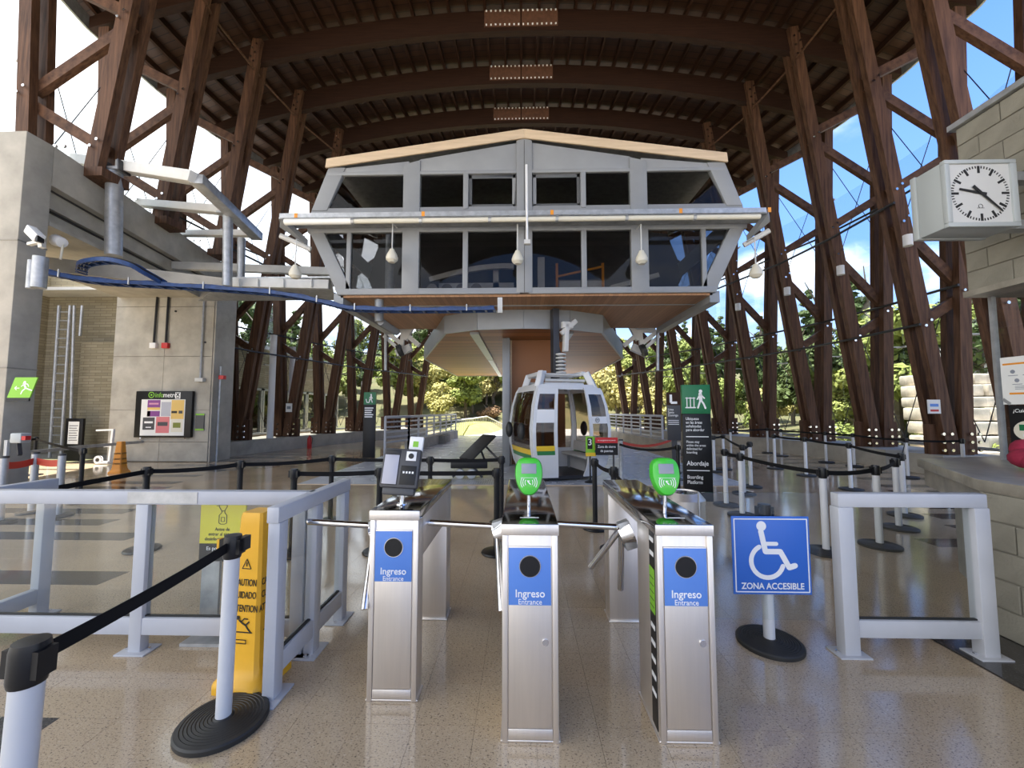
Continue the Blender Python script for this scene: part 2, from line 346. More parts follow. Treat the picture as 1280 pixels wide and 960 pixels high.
    def stroke(s, pts, w, y=0.0, t=0.002, joints=True):
        """flat line drawing in the xz plane"""
        for k, ((x0, z0), (x1, z1)) in enumerate(zip(pts, pts[1:])):
            s.bar((x0, y, z0), (x1, y, z1), w, t*(1.0-0.12*(k % 3)), up=(0, 1, 0))
        if joints:
            for k, (x, z) in enumerate(pts): s.disc(x, z, w*0.499, y, t*(0.6-0.05*(k % 2)), 10)
        return s
    def disc(s, x, z, r, y=0.0, t=0.002, n=20, rz=None):
        rz = r if rz is None else rz
        return s.prism([(x+r*math.cos(2*math.pi*i/n), z+rz*math.sin(2*math.pi*i/n)) for i in range(n)], y-t/2, y+t/2)
    def ball(s, c, r, n=12, sc=(1, 1, 1)):
        m = max(4, n//2); c = Vector(c); vs = []
        for k in range(m+1):
            th = math.pi*k/m
            for i in range(n):
                ph = 2*math.pi*i/n
                vs.append(c+Vector((r*sc[0]*math.sin(th)*math.cos(ph), r*sc[1]*math.sin(th)*math.sin(ph), r*sc[2]*math.cos(th))))
        return s.add(vs, [(k*n+i, (k+1)*n+i, (k+1)*n+(i+1) % n, k*n+(i+1) % n) for k in range(m) for i in range(n)])
    def xf(s, M): s.v = [M @ v for v in s.v]; return s
    def mesh(s, name, material, smooth=True, bevel=0.0):
        me = bpy.data.meshes.new(name); me.from_pydata([tuple(v) for v in s.v], [], s.f)
        bm = bmesh.new(); bm.from_mesh(me)
        bmesh.ops.remove_doubles(bm, verts=bm.verts, dist=1e-5)
        bmesh.ops.recalc_face_normals(bm, faces=bm.faces)
        if bevel:
            es = [e for e in bm.edges if len(e.link_faces) == 2 and e.calc_face_angle(0) > 0.6]
            bmesh.ops.bevel(bm, geom=es, offset=bevel, segments=2, affect='EDGES', profile=0.5, clamp_overlap=True)
        bm.to_mesh(me); bm.free()
        if smooth:
            me.shade_smooth(); me.set_sharp_from_angle(angle=R(38))
        me.materials.append(MATS[material] if isinstance(material, str) else material)
        return me

def link(name, me, parent=None, loc=None):
    o = bpy.data.objects.new(name, me); COL.objects.link(o)
    if parent is not None: o.parent = parent
    if loc is not None: o.location = loc
    return o
def part(name, mb, material, parent, smooth=True, bevel=0.0, world=True, label=None):
    """mesh object under a thing; world=True: mb holds world coordinates (root unrotated)"""
    if world:
        off = Vector((0, 0, 0)); p = parent
        while p is not None: off += p.location; p = p.parent
        mb.v = [v-off for v in mb.v]
    o = link(name, mb.mesh(name, material, smooth, bevel), parent)
    if label: o['label'] = label
    return o
def thing(name, label, cat, loc=(0, 0, 0), rz=0.0, group=None):
    o = bpy.data.objects.new(name, None); COL.objects.link(o); o.empty_display_size = 0.2
    o.location = loc; o.rotation_euler = (0, 0, rz); o['label'] = label; o['category'] = cat
    if group: o['group'] = group
    return o
def solo(name, mb, material, label, cat, group=None, loc=None, smooth=True, bevel=0.0):
    """a thing that is one mesh; mb in world coordinates, origin moved to loc"""
    if loc is not None: mb.v = [v-Vector(loc) for v in mb.v]
    o = link(name, mb.mesh(name, material, smooth, bevel), None, loc); o['label'] = label; o['category'] = cat
    if group: o['group'] = group
    return o
def struct(name, mb, material, parent=None, smooth=True, bevel=0.0, label=None):
    o = link(name, mb.mesh(name, material, smooth, bevel), parent)
    if parent is None: o['kind'] = 'structure'
    if label: o['label'] = label
    return o
def copy_tree(o, parent=None):
    c = o.copy(); COL.objects.link(c); c.parent = parent
    for ch in list(o.children): copy_tree(ch, c)
    return c

_tcache = {}
def text_mesh(body, size, material, bold=0.0, align='CENTER', spacing=1.0, shear=0.0):
    key = (body, size, material, bold, align, spacing, shear)
    if key in _tcache: return _tcache[key]
    cu = bpy.data.curves.new('lettering', 'FONT'); cu.body = body; cu.size = size; cu.align_x = align; cu.align_y = 'CENTER'
    cu.extrude = 0.0008; cu.offset = bold*size; cu.space_character = spacing; cu.resolution_u = 3; cu.shear = shear; cu.space_line = 0.95
    ob = bpy.data.objects.new('lettering', cu); COL.objects.link(ob)
    dg = bpy.context.evaluated_depsgraph_get(); dg.update()
    me = bpy.data.meshes.new_from_object(ob.evaluated_get(dg)); me.name = 'lettering'
    bpy.data.objects.remove(ob); bpy.data.curves.remove(cu)
    me.materials.clear(); me.materials.append(MATS[material])
    _tcache[key] = me; return me
def text(body, size, material, parent, loc, rot=(math.pi/2, 0, 0), name='lettering', sx=1.0, **k):
    o = link(name, text_mesh(body, size, material, **k), parent); o.location = loc; o.rotation_euler = rot; o.scale = (sx, 1, 1); return o
# ================================================================ THE SETTING
# ---- floor: tiles near, plain terrazzo beyond, dark bands
T = 0.31; TX0 = 0.07-9*T; TX1 = 0.07+9*T; TY0 = 1.83; TY1 = TY0+16*T; G = 0.0014
TXL = TX0-12*T; TXR = TX1+2*T
floor = struct('floor', MB().bb(-14, 14, -6, 31, -0.12, -0.009), 'grout', smooth=False)
me_t = MB().bb(-T/2+G/2, T/2-G/2, -T/2+G/2, T/2-G/2, -0.009, 0.0).mesh('tile', 'terrazzo', False)
me_td = MB().bb(-T/2+G/2, T/2-G/2, -T/2+G/2, T/2-G/2, -0.009, 0.0).mesh('tile', 'terrazzo_dark', False)
rt = random.Random(3)
for j in range(16):
    for i in range(18):
        dark = (j == 0 and i == 0)
        link('tile', me_td if dark else me_t, floor, (TX0+(i+0.5)*T, TY0+(j+0.5)*T, rt.uniform(-0.0006, 0)))
sl = MB()
for j in range(16):
    for i in list(range(-12, 0))+[18, 19]:
        x, y = TX0+(i+0.5)*T, TY0+(j+0.5)*T
        if x > 2.8 and y < 3.1: continue
        sl.bb(x-T/2+G/2, x+T/2-G/2, y-T/2+G/2, y+T/2-G/2, -0.009, 0)
o = struct('far_tiles', sl, 'terrazzo', floor, False); o['kind'] = 'stuff'
fl = MB()
fl.bb(-14, 14, -6, TY0, -0.009, 0); fl.bb(-14, TXL, TY0, TY1, -0.009, 0); fl.bb(TXR, 14, TY0, TY1, -0.009, 0)
fl.bb(-14, 14, TY1, 8.65, -0.009, 0); fl.bb(-14, -4.9, 8.65, 30, -0.009, 0); fl.bb(4.9, 14, 8.65, 30, -0.009, 0)
struct('terrazzo_field', fl, 'terrazzo', floor, False)
def band(x0, x1, y0, y1): struct('dark_band', MB().bb(x0, x1, y0, y1, -0.006, 0.0015), 'terrazzo_dark', floor, False)
band(2.88, 3.42, 0.6, 3.08)
row = lambda k: TY0+k*T
for k, xe in ((0, 2.73), (6, 3.9), (10, 4.9), (12, 5.9), (14, 6.2), (16, 6.6), (18, 7.0), (20, 7.3), (22, 7.6), (25, 7.9), (28, 7.9), (31, 7.9), (34, 7.9), (37, 7.7), (40, 7.4), (43, 7.2)):
    xo = 9.2 if k > 20 else 8.6
    xr = interp(row(k), ((6, 9.2), (12.6, 10.4), (14.75, 10.2), (19, 9.0)))
    band(-xr if k > 0 else -4.6, -xe, row(k)+G, row(k+1)-G)
    if k >= 10: band(xe, xr if k > 10 else 5.7, row(k)+G, row(k+1)-G)
# centre deck of the loading zone, with trench edge and grating
deck = struct('floor_deck', MB().bb(-4.9, 4.9, 8.72, 33, -0.10, -0.001), 'deck', smooth=False)
struct('trench_edge', MB().bb(-4.9, 4.9, 8.65, 8.72, -0.05, 0.006), 'fascia_wood', deck, False)
gr = MB()
for i in range(62): gr.bb(-2.6+i*0.05, -2.575+i*0.05, 8.75, 9.5, -0.02, 0.004)
for y in (8.77, 9.12, 9.47): gr.bb(-2.62, 0.5, y, y+0.03, -0.02, 0.003)
struct('grating', gr, 'galv', deck, False)
for i in range(5): struct('deck_joint', MB().bb(-4.6, 4.6, 12.2+i*2.6, 12.24+i*2.6, -0.02, 0.001), 'concrete_dark', deck, False)

# ---- timber frames
XB = ((-13.25, 5.0), (-11.1, 5.3), (-8.95, 5.6), (-6.8, 5.9), (-4.65, 6.4), (-2.5, 6.9), (-0.35, 7.4), (1.8, 8.0), (4.0, 8.8), (6.15, 9.5), (8.3, 10.15), (10.45, 10.68), (12.6, 10.7), (14.75, 10.5), (16.9, 9.9), (19.05, 9.35), (21.2, 8.65), (23.35, 7.5), (25.5, 6.7))
FY = [b[0] for b in XB]
def xb(Y): return interp(Y, XB)
def arch_z(x, Y): s = 10.65/xb(Y); return 14.2-0.0122*(x*s)**2
PL = 0.5
names = ['rearmost of all behind the camera', 'next to rearmost behind the camera', 'fifth of those behind the camera', 'fourth of those behind the camera', 'third behind the camera', 'second behind the camera', 'right above the camera', 'closest ahead of the camera', 'second ahead of the camera', 'just before the tall concrete pillar', 'standing just behind the concrete pillar and the clock', 'whose right leg carries a small white notice', 'with the topmost visible riveted splice plate', 'with the middle riveted splice plate above the control room', 'with the lowest riveted splice plate above the control room', 'fourth from the far exit, beside the green boarding totem', 'third pair behind the control room', 'flanking the start of the exit railings', 'last before the wooded exit']
def zx(z, Y): return xb(Y)-0.140*(z-PL)           # inner column centre line
def zo(z, Y): return xb(Y)+0.32+0.055*(z-PL)       # outer post centre line
for fi, Y in enumerate(FY):
    f = thing('timber_frame', 'timber frame with V legs, '+names[fi], 'timber frame', (0, Y, 0), 0, 'timber frames of the hall')
    xe = xb(Y)+1.55; n = 28; bot = []; top = []
    for i in range(n+1):
        x = -xe+2*xe*i/n; z = arch_z(x, Y); dep = interp(abs(x), ((0, 0.75), (xb(Y)-1.8, 0.75), (xe, 0.34)))
        bot.append((x, z)); top.append((x, z+dep))
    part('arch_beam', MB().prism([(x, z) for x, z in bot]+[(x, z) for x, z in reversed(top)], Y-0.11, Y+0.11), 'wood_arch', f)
    part('splice_plate', MB().bb(-1.22, -0.02, Y-0.15, Y-0.11, 14.33, 14.90), 'splice', f)
    part('splice_plate', MB().bb(0.02, 1.22, Y-0.15, Y-0.11, 14.33, 14.90), 'splice', f)
    rv = MB()
    for k in range(16):
        x = -1.15+k*2.3/15
        for z in (14.37, 14.86): rv.box((x, Y-0.16, z), (0.05, 0.03, 0.05))
    part('rivet_row', rv, 'white', f)['kind'] = 'stuff'
    if Y < 7: continue
    for sgn in (-1, 1):
        zc = 14.0
        near_left = sgn < 0 and Y < 13
        z0 = 6.75 if near_left else PL
        for dy in (-0.16, 0.16):
            part('inner_column', MB().bar((sgn*zx(z0, Y), Y+dy, z0), (sgn*zx(zc, Y), Y+dy, zc), 0.16, 0.31, up=(1, 0, 0)), 'wood_col', f)
            part('outer_post', MB().bar((sgn*zo(z0, Y), Y+dy, z0), (sgn*zo(12.3, Y), Y+dy, 12.3), 0.16, 0.29, up=(1, 0, 0)), 'wood_col', f)
        for za, zb_, ia, ib in ((10.3, 8.75, 'i', 'o'), (8.4, 7.35, 'o', 'i'), (6.5, 4.9, 'i', 'o'), (4.45, 3.8, 'o', 'i'), (10.5, 11.7, 'i', 'o')):
            fx = {'i': zx, 'o': zo}
            if near_left and min(za, zb_) < 6.9: continue
            part('brace', MB().bar((sgn*fx[ia](za, Y), Y, za), (sgn*fx[ib](zb_, Y), Y, zb_), 0.14, 0.24), 'wood_brace', f)
        bl = MB()
        for z, fx in ((10.3, zx), (7.35, zx), (6.5, zx), (3.8, zx), (8.6, zo), (4.7, zo), (13.1, zx), (13.4, zx), (13.7, zx)):
            if z < z0: continue
            for dx in (-0.07, 0.07): bl.tube((sgn*fx(z, Y)+dx, Y-0.30, z+dx), (sgn*fx(z, Y)+dx, Y-0.27, z+dx), 0.035, 6)
        for z in (z0+0.12, z0+0.32, z0+0.52):
            for dx in (-0.42, -0.22, 0.25, 0.45): bl.tube((sgn*(xb(Y)+0.12)+dx, Y-0.31, z), (sgn*(xb(Y)+0.12)+dx, Y-0.27, z), 0.04, 6)
        part('bolt_heads', bl, 'chrome', f)['kind'] = 'stuff'
        part('base_shoe', MB().bb(sgn*(xb(Y)-0.42), sgn*(xb(Y)+0.72), Y-0.085, Y+0.085, PL, PL+0.75) if not near_left else MB().bb(-zx(7, Y)-0.3, -zx(7, Y)+0.3, Y-0.3, Y+0.3, 6.6, 6.8), 'wood_col', f)
        # spotlight fixed to the column
        if Y in (8.3, 10.45, 12.6, 14.75, 16.9) and sgn > 0:
            sp = part('spotlight', MB().tube((sgn*zx(6.0, Y)-0.2, Y-0.42, 6.0), (sgn*zx(6.0, Y)-0.2, Y-0.42, 5.72), 0.10, 10), 'white', f)
            part('bracket', MB().bar((sgn*zx(6.0, Y)-0.2, Y-0.42, 5.9), (sgn*zx(6.0, Y), Y-0.25, 5.9), 0.04, 0.04), 'galv', sp)

# ---- roof: boards on purlins
FR = FY+[27.2]
rv_, rf_ = [], []
NX = 26
for Y in FR:
    xe = xb(Y)+1.75
    for i in range(NX+1):
        x = -xe+2*xe*i/NX; rv_.append((x, Y-(0.6 if Y == FR[0] else 0), arch_z(x, Y)+interp(abs(x), ((0, 0.95), (xb(Y)-1.8, 0.95), (xe, 0.54)))))
for k in range(len(FR)-1):
    for i in range(NX): a = k*(NX+1)+i; rf_.append((a, a+1, a+NX+2, a+NX+1))
nv = len(rv_); rv_ += [(x, y, z+0.16) for x, y, z in rv_]
rf2 = rf_+[tuple(i+nv for i in f) for f in rf_]
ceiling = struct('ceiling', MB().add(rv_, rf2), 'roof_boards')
for q in range(41):
    u = -1+q/20
    pts = []
    for Y in FR:
        x = u*(xb(Y)+1.4); pts.append((x, Y, arch_z(x, Y)+interp(abs(x), ((0, 0.86), (xb(Y)-1.8, 0.86), (xb(Y)+1.75, 0.45)))))
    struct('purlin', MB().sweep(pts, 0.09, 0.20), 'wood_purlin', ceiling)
for sgn in (-1, 1):
    pts = [(sgn*(xb(Y)+1.72), Y, arch_z(xb(Y)+1.72, Y)+0.40) for Y in FR]
    struct('eave_board', MB().sweep(pts, 0.06, 0.5), 'galv', ceiling)
    # long light rods between the arch beams
    for k in range(10, len(FY)-3):
        Ya, Yb = FY[k], FY[k+1]
        struct('wind_rod', MB().tube((sgn*(zx(12.7, Ya)-0.1), Ya, 12.9), (sgn*(zx(13, Yb)-0.1), Yb, 12.9), 0.035, 6), 'wood_brace', ceiling)

# ---- glass side walls with spider fittings and cables (window_1 right, window_2 left)
for wn, sgn in (('window_1', 1), ('window_2', -1)):
    rail = [(sgn*(xb(Y)+1.15), Y, 0.62) for Y in FY[10:]]
    win = struct(wn, MB().sweep(rail, 0.08, 0.08), 'galv')
    for k in range(10, len(FY)-1):
        Ya, Yb = FY[k], FY[k+1]; xa, xb_ = sgn*(xb(Ya)+1.15), sgn*(xb(Yb)+1.15)
        for z0, z1 in ((0.66, 3.55), (3.58, 6.5), (6.53, 9.4)):
            e = 0.012
            if sgn < 0 and Ya < 12 and z0 < 6: continue
            d = Vector((xb_-xa, Yb-Ya, 0)); nrm = Vector((d.y, -d.x, 0)).normalized()*0.008
            p = [Vector((xa, Ya+e, z0)), Vector((xb_, Yb-e, z0)), Vector((xb_, Yb-e, z1)), Vector((xa, Ya+e, z1))]
            mbp = MB().add([q-nrm for q in p]+[q+nrm for q in p], [(0,1,2,3), (7,6,5,4), (0,4,5,1), (1,5,6,2), (2,6,7,3), (3,7,4,0)])
            struct('pane', mbp, 'glass_wall', win, False)
        for z in (3.56, 6.51, 9.4):
            if sgn < 0 and Ya < 13 and z < 6.9: continue
            struct('spider_fitting', MB().bar((sgn*zo(z, Ya), Ya, z), (sgn*(xb(Ya)+1.15), Ya, z), 0.03, 0.03).box((sgn*(xb(Ya)+1.10), Ya, z), (0.05, 0.3, 0.05)), 'paint_light', win, False)
        for za, zb_ in ((0.8, 6.5), (6.5, 0.8), (6.5, 11.0), (11.0, 6.5)):
            if sgn < 0 and Ya < 12 and min(za, zb_) < 6: continue
            struct('cable', MB().tube((sgn*(xb(Ya)+1.0), Ya, za), (sgn*(xb(Yb)+1.0), Yb, zb_), 0.012, 5, cap=False), 'dark_metal', win)
# ---- longitudinal pipes running along both column rows
for sgn, nm in ((1, 'right'), (-1, 'left')):
    ys = [Y for Y in FY if Y > (9 if sgn > 0 else 12)]
    for z, fn, r, what in ((3.75, zx, 0.035, 'lower black pipe along the inner columns'), (4.75, zo, 0.035, 'black pipe along the outer posts, above the lower pipe'), (6.9, zx, 0.035, 'upper black pipe along the inner columns'), (7.9, zo, 0.035, 'topmost black pipe along the outer posts')):
        solo('wall_pipe', MB().path([(sgn*(fn(z, Y)-0.25), Y-0.32, z) for Y in ys], r, 6), 'cable_black', what+' on the '+nm+' side', 'pipe', loc=(sgn*(fn(z, ys[0])-0.25), ys[0]-0.32, z))
    # plinth
    yy = [Y for Y in (11.5, 12.6, 14.75, 16.9, 19.05, 21.2, 23.35, 25.5, 26.3)] if sgn > 0 else [13.0, 14.75, 16.9, 19.05, 21.2, 23.35, 25.5, 26.3]
    pin = [(sgn*(xb(Y)-0.55), Y) for Y in yy]; pout = [(sgn*(xb(Y)+1.3), Y) for Y in yy]
    for k in range(len(yy)-1):
        struct('plinth', MB().slab([pin[k], pin[k+1], pout[k+1], pout[k]], 0, PL), 'concrete', floor, False, label='low concrete plinth under the timber legs')
    for Y in FY:
        if sgn > 0 and 7 < Y < 11: struct('footing', MB().bb(sgn*(xb(Y)-0.5), sgn*(xb(Y)+1.0), Y-0.45, Y+0.45, 0, PL), 'concrete', floor, False)

# ---- ground outside, hill, plaza
def hill_z(x, y):
    dx = max(0, abs(x)-17); dy = max(0, y-33-0.25*abs(x)*(1 if abs(x) > 6 else 0.5))
    if y < -4: return -0.4
    d = math.hypot(dx, dy)
    z = (0.20 if x > 12 else 0.20+0.10*min(1, (12-x)/10))*max(0, d-2)
    z = z if z < 12 else 12+(z-12)*0.55
    side = 1.0 if y > 6 else max(0, (y+4)/10)
    return -0.4+z*side+0.7*math.sin(x*0.21+y*0.13)*min(1, d/10)*side
gv, gf = [], []; st = 4; nx, ny = 60, 46
for j in range(ny+1):
    for i in range(nx+1):
        x, y = -120+i*st, -44+j*st
        gv.append((x, y, hill_z(x, y)))
for j in range(ny):
    for i in range(nx): a = j*(nx+1)+i; gf.append((a, a+1, a+nx+2, a+nx+1))
struct('ground', MB().add(gv, gf), 'hill')
struct('plaza', MB().bb(-30, 30, -40, -5.95, -0.38, -0.02), 'plaza', smooth=False)
struct('exit_path', MB().slab([(-3.2, 33), (5.5, 33), (6.2, 60), (1.0, 60), (-1.5, 44)], -0.35, -0.10), 'asphalt', smooth=False)
gm = []
for a in range(20):
    t = 2*math.pi*a/20; gm.append((-3.9+2.6*math.cos(t), 33+8.5*math.sin(t)))
mb = MB(); n = 20
mb.add([Vector((x, y, -0.3)) for x, y in gm]+[Vector((-3.9+(x+3.9)*0.55, 33+(y-33)*0.6, 0.55)) for x, y in gm]+[Vector((-3.9, 33, 0.7))],
       [(i, (i+1) % n, n+(i+1) % n, n+i) for i in range(n)]+[(n+i, n+(i+1) % n, 2*n) for i in range(n)])
struct('grass_bank', mb, 'grass')

# ---- left side: concrete pillar, beam, panelled concrete block, long-brick wall
pl = MB().bb(-11.2, -9.2, 6.9, 7.35, 0, 6.8)
wl = struct('wall_pillar_left', pl, 'concrete', bevel=0.02)
for z in (2.35, 4.7): struct('joint_line', MB().bb(-11.21, -9.195, 6.893, 7.355, z, z+0.025), 'concrete_dark', wl, False)
A, B = Vector((-9.2, 7.36, 0)), Vector((-10.75, 14.6, 0))
dirb = (B-A).normalized(); nb = Vector((dirb.y, -dirb.x, 0))     # towards the hall
bm_ = struct('wall_beam_left', MB().bar(A+Vector((0, 0, 6.4))-nb*0.35, B+Vector((0, 0, 6.4))-nb*0.35, 0.7, 0.8), 'concrete', bevel=0.01)
struct('beam_strip', MB().bar(A+Vector((0, 0, 5.82))-nb*0.52, B+Vector((0, 0, 5.82))-nb*0.52, 0.6, 0.34), 'concrete', bm_)
struct('beam_strip', MB().bar(A+Vector((0, 0, 5.46))-nb*0.66, B+Vector((0, 0, 5.46))-nb*0.66, 0.6, 0.32), 'concrete', bm_)
for o_, z in ((0.20, 6.0), (0.34, 5.64), (0.46, 5.29)):
    struct('beam_groove', MB().bar(A+Vector((0, 0, z))-nb*o_, B+Vector((0, 0, z))-nb*o_, 0.06, 0.03), 'dark_metal', bm_)
struct('beam_soffit', MB().slab([(A.x, A.y), (B.x, B.y), (B.x-2.6, B.y), (A.x-2.6, A.y)], 5.2, 5.28), 'concrete', bm_, False)
# panelled concrete block with the notice board
cb = struct('wall_block_left', MB().bb(-12.95, -9.75, 12.36, 13.2, 0, 5.5), 'concrete_dark', smooth=False)
px_ = [-12.95, -11.3, -9.75]; pz = [0.02, 0.62, 1.62, 3.3, 4.9, 5.5]
for k in range(5):
    cut = px_ if k in (0, 2, 3) else [-12.95, -11.3, -9.75]
    for a, b in zip(cut, cut[1:]):
        struct('concrete_panel', MB().bb(a+0.006, b-0.006, 12.30, 12.40, pz[k]+0.006, pz[k+1]-0.006), 'concrete', cb, False)
struct('corner_strip', MB().bb(-9.75, -9.70, 12.32, 13.2, 0, 5.5), 'concrete', cb, False)
lw = struct('wall_left', MB().bb(-16.5, -12.9, 13.3, 13.7, 0, 6.4).bb(-17, -16.4, 7.0, 13.7, 0, 6.4), 'brick_long', smooth=False)
struct('brick_box', MB().bb(-14.75, -12.9, 12.95, 13.4, 0.12, 3.9), 'brick_long', lw, False)
struct('dark_skirting', MB().bb(-16.5, -12.9, 12.93, 13.3, 0, 0.14), 'concrete_dark', lw, False)
struct('slab_edge', MB().bb(-16.5, -9.7, 12.45, 13.25, 5.52, 5.62), 'paint_light', lw, False)
# low brick building seen between the left timber legs
hb = struct('wall_building_left', MB().bb(-16, -11.9, 14.2, 25.5, 2.6, 4.4).bb(-16, -11.9, 14.2, 25.5, 0, 0.5), 'brick_long', smooth=False)
for i in range(6):
    y = 14.3+i*1.9
    w = struct('window_frame', MB().bb(-12.0, -11.86, y, y+0.1, 0.5, 2.6).bb(-12.0, -11.86, y+1.75, y+1.85, 0.5, 2.6).bb(-12.0, -11.86, y, y+1.85, 2.5, 2.6).bb(-12.0, -11.86, y, y+1.85, 0.5, 0.58), 'galv', hb, False)
    struct('pane', MB().bb(-11.95, -11.93, y+0.1, y+1.75, 0.58, 2.5), 'glass_dark', w, False)
struct('roof_edge', MB().bb(-16, -11.7, 14.0, 25.7, 4.4, 4.55), 'galv', hb, False)

# ---- right: ticket booth of concrete blocks
rb = random.Random(5)
bw, bh = 0.40, 0.20
def block_wall(name, X, y0, y1, z0, z1, thick, start=0.0):
    w = struct(name, MB().bb(X+0.012, X+thick, y0, y1-0.012, z0, z1), 'mortar', smooth=False)
    n = int(round((z1-z0)/bh)); meshes = {}
    for r in range(n):
        y = y1
        first = bw*(0.5 if r % 2 else 1.0)
        while y > y0+0.01:
            L = min(first, y-y0); first = bw
            key = round(L, 3)
            if key not in meshes: meshes[key] = MB().bb(0, 0.09, -L/2+0.005, L/2-0.005, -bh/2+0.005, bh/2-0.005).mesh('block', 'block', False, 0.006)
            link('block', meshes[key], w, (X+rb.uniform(-0.003, 0.003), y-L/2, z0+(r+0.5)*bh)); y -= L
    return w
bwall = block_wall('wall_right_bulkhead', 4.75, 2.3, 4.3, 2.86, 4.66, 0.9)
struct('coping', MB().bb(4.70, 5.7, 2.3, 4.34, 4.66, 4.72), 'galv', bwall, False)
struct('drip_edge', MB().bb(4.72, 5.66, 2.3, 4.32, 2.80, 2.86), 'stone_top', bwall, False)
struct('end_face', MB().bb(4.76, 5.65, 4.285, 4.3, 2.86, 4.66), 'block', bwall, False)
lwall = block_wall('wall_right', 3.40, 1.1, 3.1, 0.0, 1.0, 0.5)
struct('end_face', MB().bb(3.405, 3.9, 3.085, 3.1, 0, 1.0), 'block', lwall, False)
sill = struct('counter_sill', MB().slab([(3.40, 0.9), (3.40, 3.12), (4.22, 4.42), (5.7, 4.75), (5.7, 0.9)], 1.0, 1.09), 'stone_top', lwall, bevel=0.012)
struct('counter_base', MB().slab([(3.62, 3.05), (4.35, 4.2), (5.7, 4.5), (5.7, 3.05)], 0.0, 1.0), 'concrete_dark', lwall, False)
struct('counter_lip', MB().slab([(3.45, 3.1), (4.25, 4.38), (4.45, 4.3), (3.65, 3.05)], 0.82, 1.0), 'stone_top', lwall)
win3 = struct('window_3', MB().bb(4.95, 5.0, 2.2, 2.25, 1.09, 2.84).bb(4.95, 5.0, 4.27, 4.30, 1.09, 2.84), 'galv', smooth=False)
struct('pane', MB().bb(4.965, 4.977, 2.25, 4.28, 1.09, 2.82), 'glass', win3, False)
struct('wall_booth_inside', MB().bb(6.6, 6.7, 1.0, 4.8, 0.0, 4.6), 'inside_dark', smooth=False)
